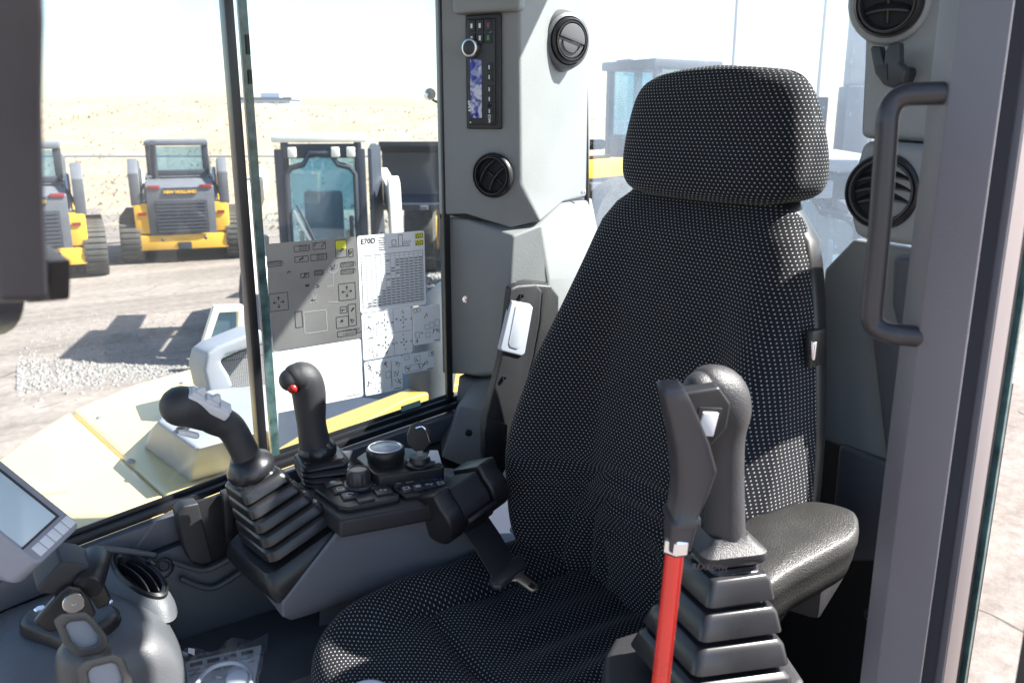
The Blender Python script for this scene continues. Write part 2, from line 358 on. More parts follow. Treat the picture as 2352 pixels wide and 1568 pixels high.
for k in range(900):
    px = 60+500*rr.random(); py = 715+135*rr.random(); stone(on_z(px, py, 0), 0.006+0.012*rr.random())
for k in range(3500):
    px = 940+110*rr.random(); py = 460+210*rr.random()**.7; stone(on_z(px, py, 0), 0.03+0.05*rr.random())
tag(mb.build('gravel', gravel_m, smooth=0, flip=False), label='loose pale gravel scattered over the yard', kind='stuff')

# ------------------------------------------------------------------ chain link fence, far building, poles
fn = thing('fence', 'thin wire fence with slim metal posts along the foot of the grass bank', 'fence', yard(18.2, -8))
galv = mat('galvanised post', (0.5, 0.52, 0.55), 0.45, metal=0.6)
pp = None
for i in range(15):
    r = -21.4+3.02*i; p = yard(18.2, r)
    m1 = MB(); m1.tube([p, p+V((0, 0, 1.72))], 0.03, 8); m1.build('post', galv, fn)
m1 = MB(); m1.tube([yard(18.2, -21.4, 1.68), yard(18.2, 20.9, 1.68)], 0.022, 6); m1.build('top_rail', galv, fn)
m1 = MB(); rgt = RIGHT*0.003
for i in range(230):
    r = -21.4+0.184*i
    for sgn in (1, -1):
        a = yard(18.2, r, 0.05); b = yard(18.2, r+sgn*1.6, 1.65)
        m1.sheet([a-rgt, a+rgt, b+rgt, b-rgt])
tag(m1.build('wire_mesh', galv, fn, smooth=0, flip=False), kind='stuff')
far = thing('building', 'small distant flat roofed building above the grass bank', 'building', yard(130, -36, 3.0))
f2 = Frame(yard(130, -36, 0), RIGHT, (0, 0, 1))
wallm = mat('far wall', (0.55, 0.57, 0.62), 0.8); roofm = mat('far roof', (0.18, 0.22, 0.32), 0.7)
m1 = MB(); f2.box(m1, -3.6, 3.6, 3.0, 5.0, -6, 0); m1.build('wall', wallm, far)
m1 = MB(); f2.box(m1, -3.9, 3.9, 5.0, 5.35, -6.3, .3); m1.build('roof', roofm, far)
m1 = MB(); f2.box(m1, -1.2, 1.6, 5.35, 6.0, -4, -2); m1.build('roof_unit', wallm, far)
for i in range(4):
    m1 = MB(); f2.box(m1, -2.8+1.6*i, -1.9+1.6*i, 3.7, 4.6, -.02, .03); m1.build('window', roofm, far)
polem = mat('pole', (0.3, 0.31, 0.33), 0.7)
for (hd, px, zt, lab) in ((42, 1668, 15, 'thin light pole rising straight above the seat headrest'), (36, 1862, 9.5, 'thin light pole beside the tall grey boom behind the rear window')):
    r = (px-1176)/FPX*hd*0.985; t = thing('light_pole', lab, 'pole', yard(hd, r), 'light poles behind the rear window')
    m1 = MB(); m1.tube([yard(hd, r), yard(hd, r, zt)], [0.11, 0.06], 8); m1.build('mast', polem, t)
    m1 = MB(); m1.bar(yard(hd, r, zt), yard(hd, r+0.9, zt+.1), 0.2, 0.08); m1.build('lamp_head', polem, t)

# ------------------------------------------------------------------ track loaders (rear view): local x right, y away from viewer, z up
loader_s = mat('grille paint', (0.055, 0.06, 0.075), 0.5)
def track_loader(label, loc, rotz, group='track loaders parked in the yard'):
    t = thing('track_loader', label, 'track loader', (0, 0, 0), group)
    B = lambda c, s, n, m, par=t, bv=0.015: MB().box(c, s).build(n, m, par, bevel=bv)
    B((0, 1.3, 0.62), (1.5, 2.3, 0.75), 'body', yellowm, bv=.04)
    B((0, 0.12, 0.36), (1.46, 0.2, 0.26), 'bumper', yellowm, bv=.03)
    for sx in (-1, 1):
        B((sx*.62, 0.22, 0.78), (0.3, 0.34, 0.52), 'side_post', yellowm, bv=.03)
    hd = MB().prism([(-.55, 0.05, .48), (-.55, 0.0, 1.3), (-.55, .25, 1.42), (-.55, 1.0, 1.5), (-.55, 1.0, .48)], (1.1, 0, 0)).build('engine_hood', loader_g, t, bevel=.02)
    gm = MB().box((0, -.005, .8), (.86, .03, .56)).build('grille', loader_d, hd, bevel=.01)
    for i in range(9):
        MB().box((0, -.024, .56+.06*i), (.8, .014, .02)).build('slat', loader_s, hd)
    lf = Frame((0, -.012, 0), (1, 0, 0), (0, 0, 1))
    MB().box((0, -.004, 1.235), (.52, .012, .11)).build('name_plate', loader_d, hd)
    lettering('NEW HOLLAND', lf, 0, 1.2, 0.072, 0.002, yellowm, hd, align='CENTER', bold=.004)
    for sx in (-1, 1):
        B((sx*.42, -.0, 1.31), (.2, .03, .06), 'tail_light', lamp_r, bv=.008)
        B((sx*.64, .035, .86), (.12, .02, .05), 'reflector', lamp_r, bv=0)
    # lift towers and arms
    for sx in (-1, 1):
        MB().prism([(sx*.72-.08, .05, 1.0), (sx*.72-.08, .0, 1.55), (sx*.72-.08, .25, 1.78), (sx*.72-.08, .75, 1.72), (sx*.72-.08, 1.0, 1.2), (sx*.72-.08, .5, 1.0)], (.16, 0, 0)).build('lift_tower', loader_g, t, bevel=.02)
        MB().prism([(sx*.72-.06, .3, 1.7), (sx*.72-.06, 2.4, 1.35), (sx*.72-.06, 3.0, .6), (sx*.72-.06, 2.85, .55), (sx*.72-.06, 2.25, 1.2), (sx*.72-.06, .3, 1.5)], (.12, 0, 0)).build('lift_arm', yellowm, t, bevel=.02)
        MB().tube([(sx*.58, .1, 1.05), (sx*.58, .35, 1.6)], .035, 8).build('lift_cylinder', steel, t)
    # cab
    cb = MB()
    for sx in (-1, 1):
        cb.box((sx*.47, .75, 1.72), (.1, .1, .6)); cb.box((sx*.47, 1.9, 1.6), (.1, .1, .9)); cb.box((sx*.47, 1.3, 1.5), (.06, 1.1, .1))
    for (y, z) in ((.75, 1.47), (1.9, 1.2)): cb.box((0, y, z), (.98, .1, .1))
    tag(cb.build('cab_frame', loader_d, t, bevel=.012), kind='stuff')
    MB().box((0, 1.32, 2.02), (1.06, 1.3, .09)).build('cab_roof', loader_g, t, bevel=.03)
    MB().box((0, .74, 1.74), (.84, .012, .44)).build('rear_window', glass_cab, t)
    for sx in (-1, 1): MB().box((sx*.49, 1.32, 1.75), (.012, 1.05, .42)).build('side_window', glass_cab, t)
    MB().tube([(-.38, .35, 1.4), (-.38, .35, 1.98), (-.38, .30, 2.04)], .055, 10).build('exhaust_pipe', loader_d, t)
    MB().box((0, .4, 1.52), (.9, .16, .1)).build('cross_bar', loader_d, t, bevel=.02)
    for sx in (-1, 1):
        MB().limb([(sx*.5, .3, 1.45), (sx*.6, .18, 1.3), (sx*.66, .2, 1.1)], [.02, .02, .02], 8, 4).build('hose', black, t)
        MB().lathe((sx*.35, -.03, .42), (0, -1, 0), [(.03, 0), (.03, .02), (.018, .03)], 10).build('tow_bolt', loader_d, t)
    MB().box((0, -.0, .30), (.22, .05, .12)).build('hitch_plate', loader_d, t, bevel=.01)
    # tracks with lugs
    lug = None
    for sx in (-1, 1):
        loop = []
        for k in range(28):
            a = 2*math.pi*k/28; y = 1.25 + .85*(1 if math.cos(a) > 0 else -1) + .36*math.cos(a); z = .4 + .36*math.sin(a); loop.append((y, z))
        tr = MB().prism([(sx*.86-.17, y, z) for y, z in loop], (.34, 0, 0)).build('track', track_m, t)
        pts = []
        for k in range(-6, 7): a = math.pi + k*.25; pts.append((.4+.38*math.cos(a), .4+.38*math.sin(a), a))
        for k in range(1, 9): pts.append((.4+.2*k, .775, math.pi/2)); pts.append((.4+.2*k, .025, -math.pi/2))
        for (y, z, a) in pts:
            if lug is None:
                lug = MB().box((0, 0, 0), (.33, .05, .08)).build('track_lug', track_m, tr, bevel=.01); q = lug
            else:
                q = lug.copy(); COL.objects.link(q)
            q.parent = tr; q.location = (sx*.86, y, z); q.rotation_euler = (a, 0, 0)
    t.location = loc; t.rotation_euler = (0, 0, rotz)
    return t
tl = track_loader('yellow track loader seen from behind, in the middle of the yard by the fence', yard(14.9, -5.70), -AZ+0.35)
t2 = copy_tree(tl); t2.location = yard(13.0, -7.3); t2.rotation_euler = (0, 0, -AZ+0.46)
t2['label'] = 'yellow track loader cut off by the dark arm at the left edge'

# ------------------------------------------------------------------ nearer loader facing the cab (framed glass door)
def near_loader(label, loc, rotz):
    t = thing('cab_loader', label, 'loader', (0, 0, 0), 'loaders with framed glass cab doors')
    B = lambda c, s, n, m, par=t, bv=0.015: MB().box(c, s).build(n, m, par, bevel=bv)
    B((0, 1.5, .55), (1.3, 2.6, .6), 'body', yellowm, bv=.04)
    for (x0, x1, n) in ((-.53, -.43, 'frame_post'), (.43, .53, 'frame_post')):
        B(((x0+x1)/2, 0, 1.45), (x1-x0, .1, 1.3), n, loader_d); B(((x0+x1)/2, 1.35, 1.5), (x1-x0, .1, 1.3), n, loader_d)
    B((0, 0, .86), (1.06, .1, .16), 'frame_sill', loader_d); 
    B((0, .0, 2.08), (.86, .1, .14), 'frame_header', loader_d)
    B((0, .65, 2.2), (1.1, 1.5, .07), 'roof', white_paint, bv=.02)
    dr = MB()
    # one closed hoop: the black door frame with a raised centre top
    path = [(-.40, -.07, 1.0), (-.40, -.07, 1.85), (-.34, -.07, 1.92), (-.2, -.07, 1.95), (-.12, -.07, 2.06), (.12, -.07, 2.06), (.2, -.07, 1.95), (.34, -.07, 1.92), (.40, -.07, 1.85), (.40, -.07, 1.05), (.34, -.07, .98), (-.1, -.07, .98), (-.18, -.07, .92), (-.36, -.07, .92), (-.40, -.07, 1.0)]
    dr.tube(path, .03, 8); d = dr.build('door', loader_d, t)
    MB().prism([(p[0], -.06, p[2]) for p in path[:-1]], (0, .012, 0)).build('door_pane', glass_cab, d)
    B((.33, -.12, 1.3), (.05, .06, .28), 'door_handle', black, d)
    MB().tube([(-.34, -.1, 1.5), (-.05, -.1, .98)], .02, 8).build('wiper', steel, d)
    MB().tube([(-.30, -.09, 1.55), (-.02, -.09, 1.0)], .016, 8).build('gas_strut', loader_d, d)
    for x in (-.32, .18, .36): B((x, -.08, 2.07), (.1, .06, .1), 'work_light', white_paint)
    B((0, .9, 1.25), (.5, .14, .75), 'seat_back', loader_d, bv=.05); B((0, .65, .95), (.5, .5, .14), 'seat_cushion', loader_d, bv=.04)
    for x in (-.28, .28): MB().tube([(x, .35, .8), (x, .3, 1.25)], .03, 8).build('control_lever', yellowm, t)
    MB().box((0, 1.36, 1.72), (.84, .012, .7)).build('rear_pane', glass_cab, t)
    # louvred side enclosure on the right, lift arms
    sp = MB().prism([(.56, .0, .75), (.56, .0, 2.1), (.62, .5, 2.14), (.72, 1.0, 2.1), (.76, 1.3, .75)], (.05, 0, 0)).build('side_panel', loader_d, t, bevel=.01)
    for i in range(12):
        z = .9+.1*i; MB().bar((.60, .05, z), (.70, .9, z+.12), .03, .03).build('louvre', loader_g, sp)
    for sx in (-1, 1):
        a = MB().prism([(sx*.86-.07, -.5, .55), (sx*.86-.07, -.25, 1.55), (sx*.86-.07, -.1, 1.78), (sx*.86-.07, .1, 1.82), (sx*.86-.07, .3, 1.7), (sx*.86-.07, 2.4, 1.8), (sx*.86-.07, 2.4, 1.55), (sx*.86-.07, .25, 1.4), (sx*.86-.07, -.05, 1.1), (sx*.86-.07, -.3, .5)], (.14, 0, 0)).build('lift_arm', white_paint, t, bevel=.02)
        if sx > 0:
            MB().box((.935, .05, 1.55), (.012, .22, .3)).build('yellow_decal', yellowm, a)
        MB().tube([(sx*.72, -.4, .7), (sx*.72, .2, 1.2)], .05, 10).build('lift_cylinder', steel, t)
        MB().prism([(sx*.86-.19, y, z) for y, z in [(-.1, .1), (-.1, .7), (.2, .85), (2.6, .85), (2.9, .6), (2.9, .1), (2.6, 0), (.2, 0)]], (.38, 0, 0)).build('track', track_m, t, bevel=.03)
    MB().prism([(-.95, -.55, .1), (-.95, -.6, .75), (-.95, -.7, .75), (-.95, -.95, .2), (-.95, -1.3, .02), (-.95, -.7, .02)], (1.9, 0, 0)).build('bucket', loader_d, t, bevel=.01)
    B((.3, -.42, .55), (1.0, .12, .3), 'coupler_plate', yellowm)
    t.location = loc; t.rotation_euler = (0, 0, rotz); t.scale = (.86, .86, 1.02)
    return t
nl = near_loader('loader with black framed glass door seen above the window stickers', yard(9.0, -1.97), -AZ+.2)
n2 = copy_tree(nl); n2.location = yard(4.9, 1.55); n2.scale = (1, 1, 1); n2.rotation_euler = (0, 0, -AZ-.15)
for c in [c for c in n2.children if c.name.startswith(('bucket', 'coupler'))]: bpy.data.objects.remove(c)
for c in n2.children:
    if c.name.startswith(('lift_arm', 'roof', 'work_light')) and c.material_slots:
        c.material_slots[0].link = 'OBJECT'; c.material_slots[0].material = loader_d if c.name.startswith('lift') else greyext
n2['label'] = 'pale roofed loader close behind the rear window, mostly hidden by the headrest'

# ------------------------------------------------------------------ wheel loader, big bucket, excavator behind
def wheel_loader(label, loc, rotz, bucket):
    t = thing('wheel_loader', label, 'wheel loader', (0, 0, 0), 'wheel loaders parked in the yard')
    B = lambda c, s, n, m, par=t, bv=0.03: MB().box(c, s).build(n, m, par, bevel=bv)
    B((0, 2.2, 1.35), (1.6, 2.4, 1.1), 'engine_hood', yellowm); B((0, .2, 1.1), (1.2, 2.2, .6), 'front_frame', yellowm)
    for sx in (-1, 1):
        for sy in (-.6, 2.6):
            w_ = MB().lathe((sx*1.05-.25, sy, .75), (1, 0, 0), [(.5, 0), (.72, .03), (.75, .1), (.75, .4), (.72, .47), (.5, .5)], 24).build('wheel', track_m, t)
            MB().lathe((sx*1.05-.26, sy, .75), (1, 0, 0), [(.1, .02), (.38, 0), (.42, .06), (.42, .46), (.38, .52), (.1, .5)], 16).build('rim', yellowm, w_)
    cb = MB()
    for sx in (-1, 1):
        for y in (.45, 1.1, 1.75): cb.box((sx*.62, y, 2.55), (.1, .12, 1.5))
    tag(cb.build('cab_frame', loader_d, t), kind='stuff')
    B((0, 1.1, 3.34), (1.45, 1.6, .16), 'cab_roof', loader_d); B((0, 1.1, 1.95), (1.35, 1.4, .4), 'cab_base', loader_d)
    for (c, s) in (((0, .45, 2.7), (1.14, .015, 1.1)), ((0, 1.75, 2.7), (1.14, .015, 1.1)), ((.62, 1.1, 2.7), (.015, 1.2, 1.1)), ((-.62, 1.1, 2.7), (.015, 1.2, 1.1))):
        MB().box(c, s).build('pane', glass_cab, t)
    B((-.2, .42, 3.40), (.4, .1, .10), 'roof_light', lamp_r)
    MB().tube([(.55, 2.6, 1.9), (.55, 2.6, 3.0), (.6, 2.65, 3.1)], .06, 8).build('exhaust_pipe', loader_d, t)
    for sx in (-1, 1):
        MB().prism([(sx*.45-.08, .3, 1.5), (sx*.45-.08, .3, 1.8), (sx*.45-.08, -1.3, 1.75), (sx*.45-.08, -2.1, 1.1), (sx*.45-.08, -1.9, .95), (sx*.45-.08, -1.2, 1.45)], (.16, 0, 0)).build('lift_arm', yellowm, t, bevel=.02)
    MB().tube([(0, -.2, 2.0), (0, -1.6, 2.0)], .09, 10).build('tilt_cylinder', black, t)
    if bucket:
        pr = [(-2.1, 1.25), (-2.1, 1.95), (-2.2, 2.1), (-2.6, 2.14), (-2.6, 2.08), (-2.3, 1.98), (-2.3, 1.4), (-2.7, 1.3), (-2.7, 1.22), (-2.2, 1.17)]
        b_ = MB().prism([(-1.45, y, z) for y, z in pr], (2.9, 0, 0)).build('bucket', loader_d, t, bevel=.01)
        for i in range(7): MB().box((-1.26+.42*i, -2.72, 1.26), (.1, .16, .05)).build('bucket_tooth', loader_g, b_)
    t.location = loc; t.rotation_euler = (0, 0, rotz)
    return t
wheel_loader('yellow wheel loader with dark raised bucket beside the grey corner pillar', yard(14.6, -.42), -AZ+.02, True)
wl2 = wheel_loader('wheel loader with dark cab behind the dusty rear window, left of the headrest', yard(15.5, 1.75), -AZ-1.0, False)
for c in wl2.children:
    if c.name.startswith(('engine_hood', 'front_frame')): c.material_slots[0].link = 'OBJECT'; c.material_slots[0].material = loader_g
ex = thing('excavator', 'parked excavator with a tall grey boom behind the rear window', 'excavator', yard(13, 5.2, 0))
E1 = Frame(yard(13, 5.05, 0), RIGHT, (0, 0, 1))
def ebox(n, m, *a, bv=.03):
    q = MB(); E1.box(q, *a); return q.build(n, m, ex, bevel=bv)
ebox('boom', loader_g, -.2, .18, .9, 2.9, -.3, .1); ebox('boom_top', greyext, -.16, .2, 2.9, 7.5, -.25, .05)
ebox('boom_cylinder', steel, .24, .34, .9, 3.6, -.1, .02, bv=.02)
ebox('body', yellowm, .3, 2.0, 1.1, 2.5, -1.6, -.2, bv=.08); ebox('cab', loader_d, -1.35, -.35, 1.1, 2.75, -1.4, -.2)
for sx in (-1.1, .7): ebox('track', track_m, sx, sx+.6, 0, .8, -2.0, 1.0, bv=.1)
ebox('under_frame', loader_d, -.5, .7, .4, 1.1, -1.2, -.2)

# ------------------------------------------------------------------ the machine we look into: body outside the right window
body = thing('engine_deck', 'cream yellow engine deck panels with grey covers outside the right window', 'engine deck', (0.5, 1.6, 0))
hz = 1.55
railm = mat('shaded deck yellow', (0.36, 0.25, 0.055), 0.35, var=(3, .06))  # deck yellow with the cab's shade darkened into the colour
def hp(*pts, z=hz): return [on_z(a, b, z) for a, b in pts]
mb = MB(); mb.prism(hp((-260, 1250), (0, 1050), (60, 1004), (160, 941), (375, 1135), (300, 1290), (-100, 1500)), (0, 0, -.5)); mb.build('front_panel', yellow, body, bevel=.02, seg=4)
q0 = hp((164, 940), (300, 884), (480, 833), (620, 800)); q1 = hp((620, 1120), (500, 1150), (379, 1137))
mb = MB(); mb.prism(q0 + q1, (0, 0, -.5)); mb.build('side_panel', yellow, body, bevel=.02, seg=4)
mb = MB(); mb.box((.75, .86, .95), (2.2, .30, 1.0)); mb.build('lower_frame', loader_d, body, bevel=.02)
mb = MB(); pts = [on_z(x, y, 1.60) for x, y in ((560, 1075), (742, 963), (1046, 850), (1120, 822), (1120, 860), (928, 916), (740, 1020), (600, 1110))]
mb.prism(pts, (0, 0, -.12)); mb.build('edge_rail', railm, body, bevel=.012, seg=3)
# grey battery-style cover on the panel: a low hip-roofed box
b0 = hp((328, 1028), (438, 1108), (640, 1050), (640, 890), (470, 905), (345, 985)); b1 = [on_z(x, y, hz+.13) for x, y in ((362, 968), (450, 1030), (620, 985), (640, 880), (480, 896), (385, 940))]
cov = MB(); cov.rings([b0, b1]); cv = cov.build('cover', greyext, body, bevel=.012, seg=3)
p = on_z(420, 985, hz+.135); screw(p, (0, 0, 1), .012, cv, black)
# intake housing: grey hooped frame and a mesh panel
hx = MB(); A = [(480, 905), (468, 850), (476, 812), (500, 795), (600, 755), (612, 790), (520, 815), (507, 830), (526, 860), (536, 885), (520, 905)]
hx.prism([on_y(x, y, 1.72) for x, y in A], (.0, .18, -.02)); hx.build('intake_frame', greyext, body, bevel=.018, seg=3)
ms = MB(); mp = [on_y(x, y, 1.80) for x, y in ((505, 830), (640, 770), (640, 930), (520, 905))]; ms.prism(mp, (0, .02, 0)); ms.build('mesh_backing', loader_d, body)
gf = Frame(mp[0], (1, 0, 0), (0, 0, 1)); g2 = MB()
mpl = [((p-mp[0]).x, (p-mp[0]).z) for p in mp]
def clip(poly, ax, c):                # where a straight wire enters and leaves the mesh panel
    out = []
    for (a, b) in zip(poly, poly[1:]+poly[:1]):
        if (a[ax]-c)*(b[ax]-c) < 0: t = (c-a[ax])/(b[ax]-a[ax]); out.append(a[1-ax]+t*(b[1-ax]-a[1-ax]))
    return (min(out), max(out)) if len(out) == 2 else None
for i in range(90):
    c = clip(mpl, 0, .006*i)
    if c: gf.box(g2, .006*i-.001, .006*i+.001, c[0], c[1], .001, .003)
for i in range(-90, 60):
    c = clip(mpl, 1, .006*i)
    if c: gf.box(g2, c[0], c[1], .006*i-.001, .006*i+.001, .0025, .0045)
gm = mat('mesh steel', (0.3, 0.3, 0.31), 0.5)
tag(g2.build('mesh_wires', gm, body, smooth=0), kind='stuff')
mi = MB(); frp = [(450, 838), (492, 703), (560, 700), (566, 845), (545, 840), (548, 716), (504, 718), (466, 832)]
mi.prism([on_y(x, y, 2.3) for x, y in frp], (0, .03, 0)); mi.build('guard_frame', white_paint, body, bevel=.006)
mi = MB(); mi.prism([on_y(x, y, 2.32) for x, y in ((464, 835), (503, 716), (550, 714), (556, 845))], (0, .02, 0)); mi.build('guard_pane', glass_cab, body)
fend_m = mat('fender plastic', (.075, .078, .085), .55)
for (a, b) in ((230, 960), (300, 1060), (420, 880)): screw(on_z(a, b, hz), (0, 0, 1), .009, body, greyext)
cw = MB(); cw.limb([on_y(985, 960, 1.5), on_y(1000, 800, 1.52), on_y(1040, 700, 1.6), on_y(1180, 630, 1.8)], [.07, .085, .09, .09], 16, 6); cw.build('fender', fend_m, body)
mb = MB(); mb.prism(hp((636, 905), (760, 850), (1120, 740), (1120, 1000), (740, 1075), (636, 1110), z=1.572), (0, 0, -.1)); mb.build('shade_sheet', loader_d, body, bevel=.006)  # added dark sheet: stands in for shade and glass reflection below the stickers
mr = thing('mirror', 'small round mirror on a thin arm outside the corner pillar', 'mirror', on_y(1000, 230, .9))
c = on_y(985, 218, .9); mb = MB(); mb.lathe(c, (-.3, -.9, .1), [(.004, .02), (.012, .018), (.0135, .01), (.012, 0), (.006, -.008)], 20); mb.build('mirror_head', chrome, mr)
mb = MB(); mb.tube([c+V((.005, .01, -.004)), on_y(998, 232, .9), on_y(1030, 245, .9)], .003, 8); mb.build('mirror_arm', black, mr)

# ------------------------------------------------------------------ cab shell
cab = thing('excavator_cab', 'grey interior shell of the excavator cab with glazed sides around the driver seat', 'cab', (.5, .05, 1.15))
mb = MB(); mb.box((.42, .05, 3.03), (1.84, 1.26, .06)); mb.build('roof', trim, cab)
mb = MB(); mb.box((1.275, .16, 2.975), (.05, .90, .05)); mb.build('rear_header', trim, cab)
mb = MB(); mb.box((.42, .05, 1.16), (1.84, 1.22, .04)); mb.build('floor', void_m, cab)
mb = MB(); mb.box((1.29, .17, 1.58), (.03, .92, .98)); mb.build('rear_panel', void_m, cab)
mb = MB(); mb.box((.42, .665, 2.96), (1.80, .04, .08)); mb.build('side_header', trim, cab)
mb = MB(); mb.box((-.47, -.5, 2.15), (.06, .08, 1.7)); mb.build('front_post', trim, cab)
mb = MB(); mb.box((-.47, .6, 2.15), (.06, .08, 1.7)); mb.build('front_post', trim, cab)
mb = MB(); mb.box((.5, -.51, 2.965), (1.7, .05, .07)); mb.build('door_header', trim, cab)
# rear window
mb = MB(); mb.box((1.262, .17, 2.515), (.005, .90, .91)); mb.build('rear_window', glass_rear, cab)
mb = MB(); mb.tube([on_x(1341, -60, 1.212), on_x(1348, 470, 1.212), on_x(1352, 545, 1.212), on_x(1400, 650, 1.225)], .0055, 8); mb.build('window_seal', seal_m, cab)
# right window: sill line follows the sloping lower edge
SL = [(-.40, 1.713), (.163, 1.797), (.484, 1.843), (.887, 1.887)]
def sz(x):
    for (a, za), (b, zb) in zip(SL, SL[1:]):
        if x <= b: return za + (zb-za)*(x-a)/(b-a)
    return SL[-1][1]
mb = MB(); mb.prism([(-.42, .611, sz(-.42)), (.478, .611, sz(.478)), (.478, .611, 2.97), (-.42, .611, 2.97)], (0, .005, 0)); mb.build('front_pane', glass_front, cab)
mb = MB(); mb.prism([(.487, .601, sz(.487)), (.884, .601, sz(.884)), (.884, .601, 2.97), (.487, .601, 2.97)], (0, .005, 0)); mb.build('rear_pane', glass_side, cab)
mb = MB(); mb.box((.4685, .596, 2.41), (.015, .028, 1.14)); mb.build('window_bar', rubber, cab, bevel=.002)
mb = MB(); mb.box((.4765, .600, 2.41), (.0035, .02, 1.13)); mb.build('bar_edge', plate, cab)
mb = MB(); mb.box((.4953, .6015, 2.41), (.0145, .008, 1.12)); mb.build('glass_edge', glass_edge, cab)
for k, (zz, hh) in enumerate(((2.565, .030), (2.515, .022))):
    mb = MB(); mb.box((.4985, .5955, zz), (.006, .003, hh)); mb.build('edge_clip', seal_m, cab)
def strip(name, m, y0, y1, dz0, dz1, bevel=.003, xs=(-.42, .163, .484, .887)):
    mb = MB(); R = []
    for x in xs:
        z = sz(x); R.append([V((x, y0, z+dz0)), V((x, y1, z+dz0)), V((x, y1, z+dz1)), V((x, y0, z+dz1))])
    mb.rings(R); return mb.build(name, m, cab, bevel=bevel)
strip('seal_strip', seal_m, .592, .60, -.004, .008); strip('seal_lip', seal_m, .575, .591, -.012, .001)
strip('sill', sill_m, .556, .58, -.060, -.013, .004)
strip('sill_groove', seal_m, .566, .59, -.068, -.061)
strip('dot_band', seal_m, .6075, .6095, .0, .012, 0, (.487, .884))
# right wall lining below the sill
mb = MB(); R = []
for x in (-.42, .163, .3, .484, .7, .887):
    z = sz(x)-.069; R.append([V((x, .60, z)), V((x, .556, z)), V((x, .545, z-.05)), V((x, .53, z-.18)), V((x, .50, 1.2)), V((x, .60, 1.2))])
mb.rings(R); mb.build('side_lining', trimdark, cab, bevel=.004)

mb = MB(); mb.box((.866, .597, 2.41), (.014, .010, 1.14)); mb.build('edge_seal', seal_m, cab, bevel=.002)
for pts in (((240, 1262), (300, 1268), (356, 1277)), ((398, 1292), (440, 1306), (468, 1311), (498, 1302), (530, 1284)), ((420, 1332), (460, 1348), (489, 1352), (520, 1338), (556, 1314))):
    mb = MB(); mb.limb([on_y(a, b, .524 + .0*a) + V((0, .004, 0)) for a, b in pts], [.005]*len(pts), 10, 6); mb.build('wall_ridge', trimdark, cab)
# right rear corner trims
def upx(px, py, x=None, y=None): return on_x(px, py, x) if x is not None else on_y(px, py, y)
L0, L1, L2 = (.858, .598), (.890, .562), (.941, .465)
L3 = on_x(1292, 300, 1.115); L4 = on_x(1341, 300, 1.205)
ct = MB()
def col(p, z): return V((p[0], p[1], z))
top = 2.998
z0 = upx(1037, 493, y=.598).z; z1 = upx(1072, 494, y=.562).z
R1 = on_y(1194, 423, .465); B3 = on_x(1243, 508, .99); B2 = on_y(1172, 526, .485); B4 = upx(1295, 464, x=1.115); B5 = upx(1345, 452, x=1.205)
vs = [col(L0, top), col(L1, top), col(L2, top), col((L3.x, L3.y), top), col((L4.x, L4.y), top),
      col(L0, z0), col(L1, z1), R1, B3, B4, B5, B2, V((1.24, .61, top)), V((.86, .61, top)), V((1.24, .61, B5.z)), V((.86, .61, z0))]
ct.add(vs, [(0, 1, 6, 5), (1, 2, 7, 6), (2, 3, 9, 8, 7), (3, 4, 10, 9), (6, 7, 11), (7, 8, 11), (0, 5, 15, 13), (4, 12, 14, 10), (0, 13, 12, 4, 3, 2, 1), (5, 6, 11, 8, 9, 10, 14, 15)])
tr1 = ct.build('corner_trim', trim, cab, bevel=.007, seg=4)
nA = V((L2[1]-L1[1], -(L2[0]-L1[0]), 0)).normalized()
FA = Frame((L1[0], L1[1], 0), V((L2[0]-L1[0], L2[1]-L1[1], 0)), (0, 0, 1))
FB = Frame((L2[0], L2[1], 0), V((L3.x-L2[0], L3.y-L2[1], 0)), (0, 0, 1))
for (px, py, y) in ((1059, 467, .575),): screw(on_y(px, py, y), (-.3, -.95, 0), .005, tr1)
for (px, py) in ((1324, 13), (1336, 441)): screw(on_x(px, py, 1.17)+V((0, -.004, 0)), (0, -1, 0), .005, tr1)
# header moulding above the radio
mb = MB(); FA.box(mb, -.01, .125, 2.632, 2.995, -.005, .022); mb.build('header_moulding', trim, cab, bevel=.008, seg=3)
# lower corner trim
T0 = on_y(1036, 500, .598); T1 = on_y(1073, 505, .562); T2 = on_y(1178, 541, .463); T3 = on_x(1244, 514, .995); T4 = on_x(1297, 470, 1.115); T5 = on_x(1347, 460, 1.205)
U5 = on_x(1392, 602, 1.215); U4 = on_x(1322, 640, 1.10); U3 = on_x(1262, 640, 1.0)
b0_ = on_y(1050, 856, .598); b1_ = on_y(1086, 860, .562); b2_ = on_y(1160, 856, .47); b3_ = on_x(1230, 900, 1.0); b4_ = on_x(1320, 900, 1.12); b5_ = on_x(1420, 900, 1.22)
lt_ = MB(); lt_.add([T0, T1, T2, T3, T4, T5, U3, U4, U5, b0_, b1_, b2_, b3_, b4_, b5_, V((1.25, .61, T5.z)), V((.86, .61, T0.z)), V((1.25, .61, b5_.z)), V((.86, .61, b0_.z))],
    [(0, 1, 10, 9), (1, 2, 11, 10), (2, 3, 6, 12, 11), (3, 4, 7, 6), (4, 5, 8, 7), (6, 7, 13, 12), (7, 8, 14, 13), (0, 9, 18, 16), (5, 15, 17, 14, 8), (0, 16, 15, 5, 4, 3, 2, 1), (9, 10, 11, 12, 13, 14, 17, 18)])
tr2 = lt_.build('lower_corner_trim', trim, cab, bevel=.006, seg=3)
screw(on_y(1070, 687, .572), (-.4, -.9, 0), .005, tr2)
